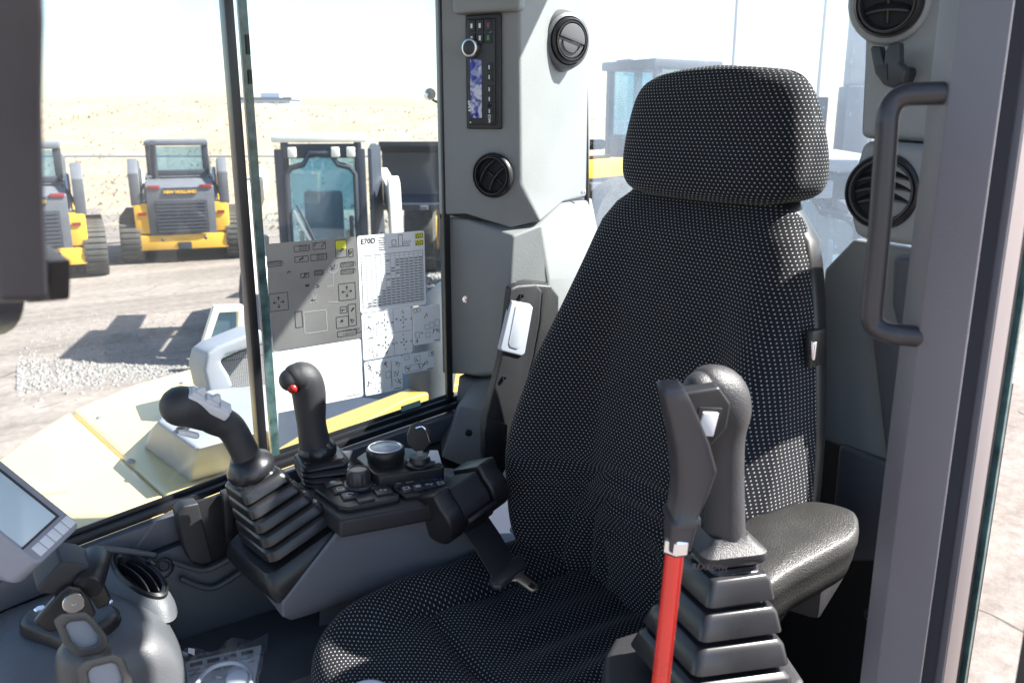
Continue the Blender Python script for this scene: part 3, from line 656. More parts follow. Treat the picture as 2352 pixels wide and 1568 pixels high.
# lowest corner block that flares to the sill
W = [on_y(1053, 862, .592), on_y(1088, 874, .556), on_y(1165, 866, .46), on_y(1045, 930, .592), on_y(1052, 935, .545), on_y(1140, 950, .45), on_y(1010, 1012, .56), on_y(1012, 1050, .50), on_y(1130, 1100, .42)]
fl = MB(); fl.add(W + [p + V((.10, .05, 0)) for p in W], [(0, 1, 4, 3), (1, 2, 5, 4), (3, 4, 7, 6), (4, 5, 8, 7), (9, 12, 13, 10), (10, 13, 14, 11), (12, 15, 16, 13), (13, 16, 17, 14), (0, 9, 10, 1), (1, 10, 11, 2), (2, 11, 14, 5), (5, 14, 17, 8), (8, 17, 16, 7), (7, 16, 15, 6), (6, 15, 12, 3), (3, 12, 9, 0)])
tr3 = fl.build('corner_foot', trimdark, cab, bevel=.006, seg=3)
screw(on_y(1079, 990, .48)+V((-.006, -.006, 0)), (-.5, -.86, 0), .005, tr3, black)
mb = MB(); mb.box((.26, .42, 1.40), (.5, .22, .38)); mb.build('side_ledge', trimdark, cab, bevel=.01)
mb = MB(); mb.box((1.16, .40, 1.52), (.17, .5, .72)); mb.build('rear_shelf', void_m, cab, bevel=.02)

# left rear trims
def fx(pts, x): return [on_x(a, b, x) for a, b in pts]
mb = MB(); pu = fx(((1990, -260), (1986, -60), (1980, 150), (1972, 318), (2200, 334), (2290, -260)), .965); mb.prism(pu, (.10, 0, 0)); ltrim = mb.build('left_rear_trim', trim, cab, bevel=.012, seg=4)
pl_ = fx(((1978, 322), (1958, 395), (1950, 450), (1951, 510), (1960, 546), (2150, 576), (2185, 338)), .945); mb = MB(); mb.prism(pl_, (.28, 0, 0)); mb.build('left_vent_housing', trim, cab, bevel=.014, seg=4)
mb = MB(); mb.prism(fx(((1958, 549), (1892, 618), (1870, 800), (1856, 1000), (2036, 1066), (2150, 1066), (2150, 580)), 1.10), (.02, 0, 0)); lp_ = mb.build('left_rear_panel', trim, cab, bevel=.008, seg=3)
mb = MB(); mb.prism(fx(((2050, 590), (2046, 700), (2062, 760), (2150, 770), (2150, 586)), 1.085), (.02, 0, 0)); mb.build('left_panel_step', trimdark, cab, bevel=.008, seg=3)
mb = MB(); mb.prism(fx(((2000, 760), (2036, 1066), (2150, 1066), (2150, 760)), 1.09), (.012, 0, 0)); mb.build('left_panel_edge', trimdark, cab, bevel=.006, seg=3)
mb = MB(); mb.prism(fx(((1925, 1020), (2040, 1062), (2110, 1110), (2110, 1290), (1900, 1290)), 1.09), (.03, 0, 0)); mb.build('left_lower_panel', trimdark, cab, bevel=.008, seg=3)
screw(on_x(2061, 1040, 1.085), (-1, 0, 0), .006, lp_, black)
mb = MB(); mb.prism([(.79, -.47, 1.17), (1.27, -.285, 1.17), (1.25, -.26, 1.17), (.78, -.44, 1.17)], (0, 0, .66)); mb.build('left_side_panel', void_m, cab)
mb = MB(); mb.prism(fx(((2010, 1290), (2000, 1568), (2100, 1568), (2100, 1290)), .99), (.03, 0, 0)); kp = mb.build('door_sill_panel', trimdark, cab, bevel=.008)
screw(on_x(1998, 1412, .985), (-1, 0, 0), .006, kp, black)
# door pillar: plastic face, seal channel, bare strip, outer edge
prof = [(.70, .380), (.70, .3415), (.7045, .3395), (.735, .3450), (.738, .3408), (.741, .3398)]
def pillar(name, m, pts, z0=1.15, z1=2.998, bevel=.002, back=.0):
    mb = MB(); mb.prism([V((x, y-.85, z0)) for x, y in pts], (0, 0, z1-z0)); return mb.build(name, m, cab, bevel=bevel, seg=3)
pillar('door_pillar', pillar_m, [(.70, .382), (.70, .3415), (.7025, .3412), (.735, .40), (.72, .41)], bevel=.0025)
pillar('door_channel', sill_m, [(.745, .372), (.745, .3495), (.735, .3450), (.735, .3385), (.7375, .3385), (.775, .36), (.775, .38)], bevel=.0012)
pillar('door_strip', plate, [(.7378, .3383), (.763, .3375), (.770, .352), (.765, .352)])
pillar('door_seal', seal_m, [(.7635, .3378), (.766, .3372), (.771, .346)], bevel=0)
pillar('door_glass_edge', glass_edge, [(.7745, .342), (.7745, .3350), (.778, .3352), (.783, .345)], bevel=0)
mb = MB(); A_ = on_y(2340, 1480, -.60); mb.prism([(A_.x, -.60, 1.2), (A_.x+.01, -.64, 1.2), (A_.x+.7, -.90, 1.2), (A_.x+.7, -.84, 1.2)], (0, 0, .9)); mb.build('open_door', black, cab, bevel=.006)
# window arm, very near on the left
arm_m = mat('dark arm plastic', (.042, .042, .052), .4, var=(9, .15))
arm = thing('window_arm', 'dark blurred window arm with a round bolt, hanging at the far left edge', 'window arm', on_x(40, 400, .05))
av = [(-120, -60), (104, -60), (106, 60), (101, 250), (106, 500), (114, 690), (60, 694), (57, 718), (50, 740), (38, 756), (20, 767), (-6, 772), (-120, 772)]
mb = MB(); mb.prism([on_x(a, b, .05) for a, b in av], (-.02, .012, 0)); mb.build('arm', arm_m, arm, bevel=.004, seg=3)
mb = MB(); mb.prism([on_x(a, b, .056) for a, b in ((62, 560), (113, 600), (113, 692), (58, 696))], (.01, 0, 0)); mb.build('hinge_plate', blackm, arm, bevel=.002)
p = on_x(0, 690, .045); mb = MB(); mb.lathe(p, (-.6, -.8, 0), [(.008, -.004), (.008, .005), (.005, .007), (.002, .007)], 20); mb.build('bolt', pillar_m, arm)

# ------------------------------------------------------------------ seat
seat = thing('driver_seat', 'black driver seat in white dotted fabric with tall backrest and headrest', 'seat', (.75, .05, 1.2))
def arc_uv(R, front):                # metric UVs: u runs round each ring from its front middle, v runs up the front
    uv = []; n = len(R[0]); v = 0.0; prev = None
    for r in R:
        if prev is not None: v += (r[front]-prev).length
        prev = r[front]; us = [0.0]*n
        acc = 0.0
        for k in range(1, n//2+1):
            acc += (r[(front+k) % n]-r[(front+k-1) % n]).length; us[(front+k) % n] = acc
        acc = 0.0
        for k in range(1, n-n//2):
            acc += (r[(front-k) % n]-r[(front-k+1) % n]).length; us[(front-k) % n] = -acc
        uv += [(a, v) for a in us]
    return uv
def sgp(c, e): return math.copysign(abs(c)**e, c)
def ss(a, b, x): t = max(0, min(1, (x-a)/(b-a))); return t*t*(3-2*t)
# headrest
R = []; n = 120; zc, hz_ = 2.424, .094
for i in range(41):
    t = math.sin((i/40*2-1)*math.pi/2)
    sy_ = max(.004, 1-abs(t)**6.5)**(1/5.2); s = max(.004, 1-abs(t)**3.4)**(1/3.0); z = zc + hz_*t
    wt_ = max(0, (t+.35)/1.35)**1.7; yc = .046; xc = 1.004 + (z-zc)*.05
    ring = []
    for k in range(n):
        a = 2*math.pi*k/n + math.pi
        cx, cy = sgp(math.cos(a), 2/3.6), sgp(math.sin(a), 2/4.6)
        dd = .058 - .016*t; x = xc + (cx*dd if cx < 0 else cx*dd*(1.15-.45*t))*s**.8; wy = .1735*(1 - (.10 if cy > 0 else .17)*wt_ - .03*max(0, -t)); y = yc + cy*wy*sy_
        if cx < 0: x += .012*(cy*cy)
        ring.append(V((x, y, z + (.006*(1-cy*cy) if t > .9 else 0))))
    R.append(ring)
m_ = MB().rings(R); hr = m_.build('headrest', fab, seat, smooth=180, uv=arc_uv(R, 0))
# seam piping on the headrest's left side and top
# backrest
rows = [(1.60, .15, .02), (1.64, .178, .045), (1.68, .208, .072), (1.72, .236, .092), (1.79, .262, .106), (1.87, .270, .112), (1.94, .269, .106), (2.04, .257, .080), (2.14, .238, .042), (2.23, .217, .014), (2.285, .198, .006), (2.315, .178, .004), (2.335, .150, .0), (2.342, .118, .0)]
def row(z):
    for a, b in zip(rows, rows[1:]):
        if z <= b[0]:
            t = (z-a[0])/(b[0]-a[0]); return [a[j]+(b[j]-a[j])*t for j in (1, 2)]
    return rows[-1][1:]
def smooth_row(z):
    q = [row(min(2.342, max(1.60, z+d))) for d in (-.03, -.015, 0, .015, .03)] if z < 2.28 else [row(z)]
    return [sum(v[j] for v in q)/len(q) for j in (0, 1)]
def bx0(z): return .958 - (2.33-z)*.118 + .02*ss(1.95, 1.62, z)*0
R = []; n = 240; yc = .066
zs = [1.60 + (2.25-1.60)*i/70 for i in range(70)] + [2.25 + .092*math.sin(i/16*math.pi/2) for i in range(17)]
for z in zs:
    hw, bol = smooth_row(z); cap = ss(2.346, 2.27, z); ring = []
    dpt = .020 + .032*cap
    for k in range(n):
        a = 2*math.pi*k/n + math.pi
        cx, cy = sgp(math.cos(a), 2/2.8), sgp(math.sin(a), 2/4.5)
        x = bx0(z) + .05 + cx*dpt; y = yc + cy*hw
        if cx < .2:
            f = ss(.2, -.35, cx); u = abs(cy)
            x -= f*bol*ss(.42, .88, u)*(1-.28*ss(.9, 1.0, u))
            x -= f*.014*ss(1.66, 1.80, z)*ss(2.1, 1.9, z)*(1-ss(.2, .6, u))
            rho = (abs(y-yc)**3 + max(0, z-1.74)**3)**(1/3)
            for g_ in (.062, .104, .148): x += f*.013*math.exp(-((rho-g_)/.008)**2)
            x += f*.006*math.exp(-((u-.66)/.05)**2)*ss(2.0, 1.86, z)
            x += f*.0022*math.sin(z*38+u*9)*ss(.5, .8, u)*ss(2.1, 1.9, z)
        ring.append(V((x, y, z + .008*cap*0)))
    R.append(ring)
MB().rings(R).build('backrest', fab, seat, smooth=180, uv=arc_uv(R, 0))
# plastic rear shell
R = []
for z in [1.55 + .8*i/24 for i in range(25)]:
    hw, bol = smooth_row(min(2.335, z)); hw = hw*(.985 if z < 2.3 else .93)
    R.append([V((bx0(z)+.055+.055*abs(math.cos(a))**.6*(1 if math.cos(a) > 0 else -.35), yc + (hw+.004)*sgp(math.sin(a), .5), z+.004)) for a in [2*math.pi*k/36 for k in range(36)]])
MB().rings(R).build('back_shell', black, seat, smooth=60)
mb = MB(); pa = on_x(1880, 800, .975); mb.box(pa + V((0, .006, .0)), (.03, .012, .05)); cl = mb.build('adjuster', black, seat, bevel=.003)
mb = MB(); mb.box(pa + V((-.014, -.002, .0)), (.008, .008, .026)); mb.build('adjuster_tab', chrome, cl, bevel=.002)
# cushion
def prof1(s, L, r, skirt):           # arc length from the middle -> (distance out, drop)
    if s <= L-r: return s, 0.0
    if s <= L-r + r*math.pi/2: a = (s-(L-r))/r; return L-r + r*math.sin(a), r*(1-math.cos(a))
    return L, r + (s-(L-r)-r*math.pi/2)
P_, uvc, NI, NJ = [], [], 110, 110
xb = .93
for i in range(NI+1):
    for j in range(NJ+1):
        hy = .245; t = (j/NJ*2-1)*(hy+.10); ly, dy = prof1(abs(t), hy, .05, .1); y = .052 + math.copysign(ly, t)
        yy = ly/hy
        Lx = .552 - .07*yy**4; s_ = i/NI*(Lx+.10); lx, dx = prof1(s_, Lx, .055, .1); x = xb - lx
        u = yy; fx_ = lx/Lx
        z = 1.695 + .040*ss(.5, .92, u)*(1-.35*ss(.75, 1, fx_)) - .012*(1-ss(.0, .5, u)) - .014*ss(.72, 1.0, fx_) - .01*ss(.35, 0, fx_)
        # stitched creases: two diagonals and a cross seam, plus a few soft folds
        cr = math.exp(-((u-.60-.10*(fx_-.4))/.035)**2)*ss(.72, .62, fx_)
        cr2 = math.exp(-((fx_-.64+.02*u)/.018)**2)*ss(.66, .5, u)
        z -= .011*cr + .010*cr2
        z += .0045*math.sin(y*2*math.pi/.075)*ss(.62, .4, fx_)*(1-ss(.45, .6, u))
        z += .002*math.sin(x*55+y*23)*ss(.2, .5, u)
        P_.append(V((x, y, z - dy - dx))); uvc.append((t, s_))
mb = MB(); mb.add(P_, [(i*(NJ+1)+j, i*(NJ+1)+j+1, (i+1)*(NJ+1)+j+1, (i+1)*(NJ+1)+j) for i in range(NI) for j in range(NJ)])
mb.build('cushion', fab, seat, smooth=180, uv=uvc)
mb = MB(); mb.box((.68, .05, 1.50), (.46, .42, .16)); mb.build('seat_base', blackm, seat, bevel=.02)
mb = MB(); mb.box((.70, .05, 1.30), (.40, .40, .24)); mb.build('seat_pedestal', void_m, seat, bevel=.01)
mb = MB(); mb.tube([(.39, .23, 1.60), (.37, .23, 1.585), (.34, .23, 1.583)], .008, 10); mb.build('slide_lever', chrome, seat)
mb = MB(); mb.limb([on_y(1178, 1216, .30), on_y(1195, 1220, .30)], [.006, .006], 12, 3); mb.build('recline_knob', white_p, seat)

# armrest folded up beside the backrest, with its pale release lever
ar = thing('armrest', 'slim black armrest folded upright beside the backrest, with a pale handle', 'armrest', on_y(1150, 1060, .42))
def yp(pts, y): return [on_y(a, b, y) for a, b in pts]
sh = yp(((1172, 662), (1190, 655), (1232, 652), (1246, 668), (1240, 740), (1225, 822), (1180, 985), (1172, 1060), (1150, 1100), (1124, 1085), (1112, 1050), (1112, 975), (1150, 828), (1160, 760)), .40)
mb = MB(); mb.prism(sh, (.01, .03, 0)); mb.build('frame', blackm, ar, bevel=.006, seg=3)
pd = yp(((1195, 656), (1215, 652), (1265, 656), (1284, 680), (1282, 745), (1255, 850), (1215, 960), (1185, 1040), (1180, 985), (1225, 822), (1240, 740), (1244, 676)), .41)
mb = MB(); mb.prism(pd, (.02, .045, 0)); mb.build('pad', vinyl, ar, bevel=.012, seg=4)
hd_ = yp(((1176, 690), (1218, 698), (1225, 706), (1206, 812), (1198, 818), (1152, 806), (1150, 800)), .396)
mb = MB(); mb.prism(hd_, (0, .012, 0)); h1 = mb.build('handle', white_p, ar, bevel=.004, seg=3)
h2 = yp(((1185, 704), (1208, 709), (1211, 716), (1196, 796), (1188, 802), (1172, 797), (1169, 788)), .3945)
mb = MB(); mb.prism(h2, (0, .002, 0)); mb.build('handle_groove', white_p, h1, bevel=.0018, seg=2)
for (a, b) in ((1198, 680), (1158, 868)): mb = MB(); mb.lathe(on_y(a, b, .397), (0, -1, 0), [(.0045, -.004), (.0045, .002), (.003, .002), (.003, -.002)], 14); mb.build('pin_hole', void_m, ar)
mb = MB(); mb.prism(yp(((1118, 960), (1166, 975), (1164, 1010), (1112, 1000)), .396), (0, .004, 0)); mb.build('cover_cap', blackm, ar, bevel=.001)

# near armrest pad on the raised left console
al = thing('armrest', 'wide black grained armrest pad behind the near joystick, glinting in the sun', 'armrest', (.92, -.24, 1.85))
def arm_pts(z, pts): return [on_z(a, b, z) for a, b in pts]
top_ = [on_z(a, b, 1.945) for a, b, z in ((1700, 1200, 1.955), (1770, 1165, 1.958), (1845, 1148, 1.958), (1900, 1150, 1.955), (1955, 1165, 1.950), (1974, 1185, 1.945), (1966, 1226, 1.943), (1900, 1266, 1.940), (1825, 1306, 1.934), (1750, 1350, 1.924), (1690, 1338, 1.93), (1676, 1260, 1.945))]
R = []
def catm(P, k=5):
    n_ = len(P); o_ = []
    for i in range(n_):
        a, b, c, d = P[i-1], P[i], P[(i+1) % n_], P[(i+2) % n_]
        for j in range(k):
            t = j/k; o_.append(0.5*((2*b)+(c-a)*t+(2*a-5*b+4*c-d)*t*t+(3*b-a-3*c+d)*t**3))
    return o_
top_ = catm(top_)
for (dz, sc) in ((.001, .3), (.001, .90), (-.001, .95), (-.006, .985), (-.013, 1.0), (-.0215, 1.0), (-.0225, .985), (-.040, .95), (-.060, .87), (-.064, .6)):
    c = sum(top_, V((0, 0, 0)))/len(top_); R.append([c + (p-c)*sc + V((0, 0, dz)) for p in top_])
mb = MB(); mb.rings(R); pad = mb.build('pad', vinyl, al, smooth=70)
mb = MB(); mb.box((.96, -.215, 1.845), (.16, .07, .06), Matrix.Rotation(.35, 3, 'Z')); mb.build('bracket', blackm, al, bevel=.012)
mb = MB(); mb.limb([on_y(1725, 1405, -.25), on_y(1755, 1392, -.25), on_y(1785, 1370, -.25)], [.006, .010, .006], 12, 4); mb.build('release_lever', white_p, al)

# seat belt
sb = thing('seat_belt', 'black seat belt with a boxy retractor, webbing and metal tongue resting on the cushion', 'seat belt', on_y(1060, 1270, .27))
e1 = (on_y(1092, 1118, .29)-on_y(992, 1195, .29)).normalized()
ax1 = (on_y(1140, 1128, .27)-on_y(1018, 1215, .25)).normalized()
F1 = Frame(on_y(1005, 1200, .27), ax1, (.5, -.7, .45))
L_ = (on_y(1140, 1128, .27)-on_y(1018, 1215, .25)).length
def dsec(u, k=1.0): return [F1.p(u, v*k, w_*k) for v, w_ in [(.048*math.cos(math.radians(q)) - .004, .045*math.sin(math.radians(q)) - .006) for q in range(200, -30, -12)] + [(.040, -.05), (-.046, -.05)]]
for nm, u0, u1, k in (('retractor_end', -.005, .028, 1.0), ('retractor_drum', .029, L_-.03, .86), ('retractor_end', L_-.029, L_+.008, 1.0)):
    mb = MB(); mb.rings([dsec(u0, k), dsec(u1, k)]); mb.build(nm, black if k == 1 else webbing, sb, bevel=.006, seg=3)
mb = MB(); mb.rings([[F1.p(u, v, w_) for v, w_ in ((.012, .032), (.042, .012), (.044, .02), (.014, .040))] for u in (.029, L_-.03)]); mb.build('retractor_rim', black, sb, bevel=.003)
ctr = [on_y(1088, 1195, .265), on_z(1118, 1240, 1.775), on_z(1144, 1283, 1.752), on_z(1168, 1318, 1.746)]
wv = (on_z(1186, 1272, 1.745)-on_z(1134, 1318, 1.745)).normalized()*.036
R = []
for i, p in enumerate(ctr):
    q = (ctr[min(i+1, 3)]-ctr[max(i-1, 0)]).normalized(); nn = wv.normalized().cross(q).normalized()*.0016
    R.append([p-wv-nn, p+wv-nn, p+wv+nn, p-wv+nn])
mb = MB(); mb.rings(R); wb_ = mb.build('webbing', webbing, sb, bevel=.001)
for i in range(4):
    mb = MB(); a = ctr[0].lerp(ctr[2], .3+.15*i); mb.bar(a-wv*.7 - V((0, .003, 0)), a+wv*.7 - V((0, .003, -.0)) , .0016, .001); mb.build('stitching', black, wb_)
bk = [on_z(a, b, 1.752) for a, b in ((1186, 1272), (1200, 1272), (1208, 1290), (1200, 1305), (1152, 1344), (1132, 1342), (1122, 1328), (1130, 1318))]
mb = MB(); mb.prism(bk, (0, 0, -.010)); mb.build('tongue_cover', gripd, sb, bevel=.004, seg=3)
tg = [on_z(a, b, 1.744) for a, b in ((1198, 1298), (1204, 1322), (1236, 1346), (1232, 1358), (1222, 1361), (1186, 1336), (1164, 1334))]
mb = MB(); mb.prism(tg, (0, 0, .003)); tgo = mb.build('tongue', gold_s, sb, bevel=.0008)
mb = MB(); mb.prism([on_z(a, b, 1.7475) for a, b in ((1220, 1338), (1229, 1345), (1224, 1352), (1214, 1346))], (0, 0, .001)); mb.build('latch_hole', void_m, tgo)
# lettering on the tongue
Ft = Frame(on_z(1182, 1328, 1.748), on_z(1202, 1310, 1.748)-on_z(1182, 1328, 1.748), on_z(1175, 1310, 1.748)-on_z(1182, 1328, 1.748)); lettering('10-527', Ft, 0, 0, .008, .0005, symbol, tgo)

# ------------------------------------------------------------------ joysticks with folded rubber boots
def boot(name, base, top, nb, ntp, ex, hb, ht, n, parent, m=rubber, rad=.3, yscale=1.0):
    base, top = V(base), V(top); R = []
    for i in range(n):
        for (ft, fs) in ((.0, 1.0), (.60, .98), (.76, .92), (.80, .76), (.97, .75)):
            t = (i+ft)/n; s = hb + (ht-hb)*((i+ft*.9)/n); nn = (V(nb)*(1-t)+V(ntp)*t).normalized()
            x = (V(ex)-nn*V(ex).dot(nn)).normalized(); y = nn.cross(x); R.append(rrect(base.lerp(top, t), x, y, s*fs, s*fs*yscale, s*rad, 3))
    mb = MB(); mb.rings(R); return mb.build(name, m, parent, bevel=.0012, seg=2, smooth=50)
def flange(c, ax, r, parent, m=rubber, h=.02):
    mb = MB(); mb.lathe(c, ax, [(r*.92, -h*.6), (r, -h*.35), (r*1.02, 0), (r*.93, h*.45), (r*.75, h*.75), (r*.62, h*1.1)], 32); return mb.build('collar', m, parent, smooth=60)
j1 = thing('joystick', 'black joystick with white thumb buttons on the right console, leaning forward', 'joystick', (.44, .42, 1.80))
nb = V((-.32, -.02, .94)).normalized(); nt_ = V((-.30, .02, .95)).normalized()
bc = V((.442, .412, 1.800)); tcn = on_y(577, 1088, .42)
boot('boot', bc, tcn, nb, nt_, (.96, .10, .25), .065, .037, 5, j1)
axg = (on_y(520, 970, .42)-on_y(575, 1068, .42)).normalized()
flange(on_y(575, 1072, .42), axg, .038, j1)
mb = MB(); mb.limb([on_y(a, b, .42) for a, b in ((575, 1066), (553, 1020), (528, 980), (492, 962))], [.0225, .0220, .0225, .0240], 20, 8, round_ends=(False, True)); mb.build('grip', grip_m, j1, smooth=180)
mb = MB(); mb.limb([on_y(a, b, y) for a, b, y in ((502, 962, .42), (470, 950, .418), (435, 935, .415), (415, 932, .412))], [.0235, .0260, .0300, .0300], 24, 8, flat=1.0); mb.build('head', grip_m, j1, smooth=180)
Fh = Frame(on_y(482, 922, .40), on_y(515, 942, .405)-on_y(440, 905, .405), V((.2, .9, .35)))
mb = MB(); Fh.box(mb, -.036, .034, -.014, .014, -.012, .003); bp = mb.build('button_panel', button_w, j1, bevel=.004, seg=3)
for (u, v) in ((-.024, 0), (.0, 0), (.024, 0)):
    mb = MB(); Fh.box(mb, u-.0095, u+.0095, v-.010, v+.010, .002, .007); b_ = mb.build('button', button_w, j1, bevel=.002)
for u in (-.022, .004):
    mb = MB(); mb.prism([Fh.p(u-.008, -.004, .006), Fh.p(u+.008, -.004, .006), Fh.p(u+.008, -.004, .011), Fh.p(u+.002, -.004, .017), Fh.p(u-.003, -.004, .016)], Fh.y*.008); mb.build('thumb_tab', button_w, j1, bevel=.0015)
mb = MB(); mb.limb([on_y(a, b, .40) for a, b in ((418, 992), (450, 1000))], [.005, .005], 10, 3); mb.build('trigger', button_w, j1)
Fb = Frame(on_y(548, 1110, .375), (1, 0, 0), (-.2, 0, 1)); lettering('REXROTH', Frame(on_y(533, 1124, .372), V((1, -.05, -.45)), (-.2, 0, 1)), 0, 0, .010, 0, gripd, j1)
j2 = thing('joystick', 'upright black joystick with a red button standing in front of the window stickers', 'joystick', on_y(755, 1100, .5))
boot('boot', on_y(762, 1096, .49), on_y(731, 1042, .5), (.25, -.05, .96), (-.12, 0, .99), (.97, -.2, 0), .060, .036, 4, j2)
flange(on_y(729, 1032, .5), (-.1, 0, 1), .033, j2)
mb = MB(); mb.limb([on_y(a, b, .5) for a, b in ((725, 1030), (716, 975), (712, 930), (708, 895), (697, 870), (678, 868), (668, 872))], [.0275, .0250, .0275, .029, .029, .025, .020], 22, 8, round_ends=(False, True)); mb.build('grip', grip_m, j2, smooth=180)
mb = MB(); mb.lathe(on_y(671, 893, .484), (-.72, -.68, -.12), [(.0085, -.012), (.0085, .001), (.0065, .004), (.003, .0055)], 18); mb.build('button', redb, j2)
for (a, b) in ((712, 848), (720, 854)): mb = MB(); mb.limb([on_y(a, b, .5), on_y(a+5, b+4, .5)], [.004, .004], 10, 2); mb.build('thumb_button', black, j2)

# near joystick on the raised left console
j3 = thing('joystick', 'large near joystick with stacked sunlit rubber boot and grained grip', 'joystick', on_y(1650, 1540, -.3))
boot('boot', on_y(1630, 1535, -.30), on_y(1664, 1276, -.30), (.12, .0, .99), (.05, 0, 1), (.96, -.28, .0), .068, .034, 4, j3, rad=.16)
mb = MB(); q = [on_y(1390, 1520, -.24), on_y(1410, 1462, -.22), on_y(1490, 1440, -.2), on_y(1810, 1505, -.30), on_y(1860, 1600, -.33), on_y(1600, 1700, -.42), on_y(1380, 1640, -.3)]
bz = on_y(1640, 1545, -.30).z
fp = [on_z(a, b, bz-.006) for a, b in ((1392, 1500), (1412, 1462), (1488, 1438), (1800, 1490), (1848, 1560), (1760, 1720), (1380, 1700))]
fcn = sum(fp, V())/len(fp); fpl = [p + (p-fcn)*.08 + V((0, 0, -.06)) for p in fp]
mb.rings([fpl, fp]); mb.build('console_cap', blackm, j3, bevel=.008, seg=3)
axn = (on_y(1655, 1000, -.3)-on_y(1666, 1250, -.3)).normalized()
fl_ = MB(); cc = on_y(1664, 1256, -.30); R = []
for (r, h) in ((.031, -.006), (.033, -.002), (.033, .006), (.028, .010), (.022, .016), (.019, .022)): R.append(rrect(cc+axn*h, V((.92, -.38, 0)), V((.38, .92, 0)), r*1.12, r, r*.35, 4))
fl_.rings(R); fl_.build('collar', grip_m, j3, smooth=50)
mb = MB(); mb.limb([on_y(a, b, -.30) for a, b in ((1664, 1245), (1664, 1150), (1663, 1070), (1661, 1000), (1660, 945), (1648, 908), (1625, 890), (1606, 890))], [.0220, .0208, .0205, .0225, .0285, .030, .024, .016], 28, 8, round_ends=(False, True)); mb.build('grip', grip_m, j3, smooth=180)
Fj = Frame(on_y(1616, 962, -.337), V((.85, -.35, -.12)), V((-.05, -.1, 1)))
mb = MB(); mb.prism([Fj.p(u, v, -.012) for u, v in ((-.030, .026), (.006, .034), (.022, .018), (.024, -.006), (.008, -.034), (-.012, -.040), (-.030, -.02))], Fj.n*.016); pn = mb.build('face_plate', black, j3, bevel=.003, seg=3)
mb = MB(); Fj.box(mb, -.006, .010, -.014, .010, .003, .008); mb.build('switch', button_w, j3, bevel=.0015)
mb = MB(); Fj.box(mb, -.010, .014, -.018, .014, .002, .0055); mb.build('switch_rim', black, j3, bevel=.001)
lettering('REXROTH', Frame(on_y(1588, 1306, -.338), V((1, -.3, -.25)), (0, 0, 1)), 0, 0, .009, 0.0, gripd, j3)

# red safety lever
rl = thing('safety_lever', 'safety lever with a bright red rod and angular dark grip', 'lever', on_y(1500, 1700, -.36))
a0, a1 = on_y(1503, 1700, -.36), on_y(1550, 1268, -.36)
mb = MB(); mb.tube([a0, a1], .0086, 20); mb.build('rod', red_m, rl, smooth=60)
axr = (a1-a0).normalized()
mb = MB(); mb.lathe(on_y(1551, 1266, -.36), axr, [(.0105, -.001), (.0118, .001), (.0118, .012), (.0105, .014)], 6); mb.build('nut', chrome, rl, smooth=20)
R = []
for (px, py, hx_, hy_) in ((1555, 1248, .0105, .0105), (1564, 1192, .0128, .012), (1566, 1188, .0150, .0135), (1566, 1178, .0150, .0135), (1568, 1172, .0122, .012), (1584, 1115, .0155, .014), (1591, 1063, .0195, .015), (1580, 1005, .0170, .014), (1563, 950, .0145, .0125), (1549, 908, .0125, .011), (1542, 890, .0112, .010), (1540, 882, .008, .006)):
    c_ = on_y(px, py, -.36); R.append(rrect(c_, V((.93, -.36, 0)), V((.3, .8, .4)).normalized(), hx_, hy_, min(hx_, hy_)*.45, 3))
mb = MB(); mb.rings(R); mb.build('grip', gripd, rl, smooth=35)

# ------------------------------------------------------------------ right console
con = thing('control_console', 'dark grey control console to the right of the seat, carrying switches and joysticks', 'console', (.55, .40, 1.2))
Fc = Frame((.49, .31, 1.84), (.98, -.17, 0), (.17, .98, 0))
console_m = mat('console plastic', (0.125, 0.13, 0.148), .5, bump=(900, .25), var=(5, .07))
# tall body under the switch deck
R = []
for (z, dy, dx, k) in ((1.812, .004, .02, .085), (1.74, .006, .02, .04), (1.705, .009, .024, .008), (1.683, .018, .036, .0), (1.666, .036, .06, -.005), (1.655, .065, .09, -.006), (1.648, .10, .13, -.006), (1.50, .13, .2, 0)):
    R.append([V((.372+dx, .312+dy, z-k)), V((.49, .317+dy, z)), V((.74, .275+dy, z)), V((.80, .42, z)), V((.70, .53, z)), V((.372+dx, .53, z-k))])
mb = MB(); mb.rings(R); mb.build('body', console_m, con, bevel=.012, seg=4)
# bezel round the joystick boot
ex1 = V((.93, .10, .33)).normalized(); ey1 = nb.cross(ex1).normalized(); c1 = bc - nb*.004
R = [rrect(c1 - nb*.050, ex1, ey1, .086, .086, .014, 3), rrect(c1 - nb*.024, ex1, ey1, .090, .089, .016, 3), rrect(c1 - nb*.006, ex1, ey1, .084, .083, .018, 3), rrect(c1, ex1, ey1, .078, .077, .018, 3), rrect(c1-nb*.002, ex1, ey1, .070, .069, .018, 3)]
mb = MB(); mb.rings(R); mb.build('boot_bezel', black, con, smooth=45)
# switch deck
deck = [on_z(a, b, 1.842) for a, b in ((676, 1112), (780, 1196), (1052, 1146), (1100, 1128), (1062, 1100), (960, 1075), (820, 1072), (740, 1080))]
mb = MB(); mb.prism([p+V((0, 0, -.03)) for p in deck], (0, 0, .03)); mb.build('switch_deck', blackm, con, bevel=.005, seg=3)
kp1 = [on_z(a, b, 1.850) for a, b in ((722, 1122), (776, 1162), (800, 1166), (916, 1144), (918, 1134), (868, 1106), (820, 1098), (760, 1100))]
mb = MB(); mb.prism([p+V((0, 0, -.012)) for p in kp1], (0, 0, .012)); k1 = mb.build('keypad', black, con, bevel=.003, seg=3)
kp2 = [on_z(a, b, 1.850) for a, b in ((886, 1112), (930, 1138), (1040, 1122), (1038, 1112), (985, 1092))]
mb = MB(); mb.prism([p+V((0, 0, -.012)) for p in kp2], (0, 0, .012)); k2 = mb.build('keypad', black, con, bevel=.003, seg=3)
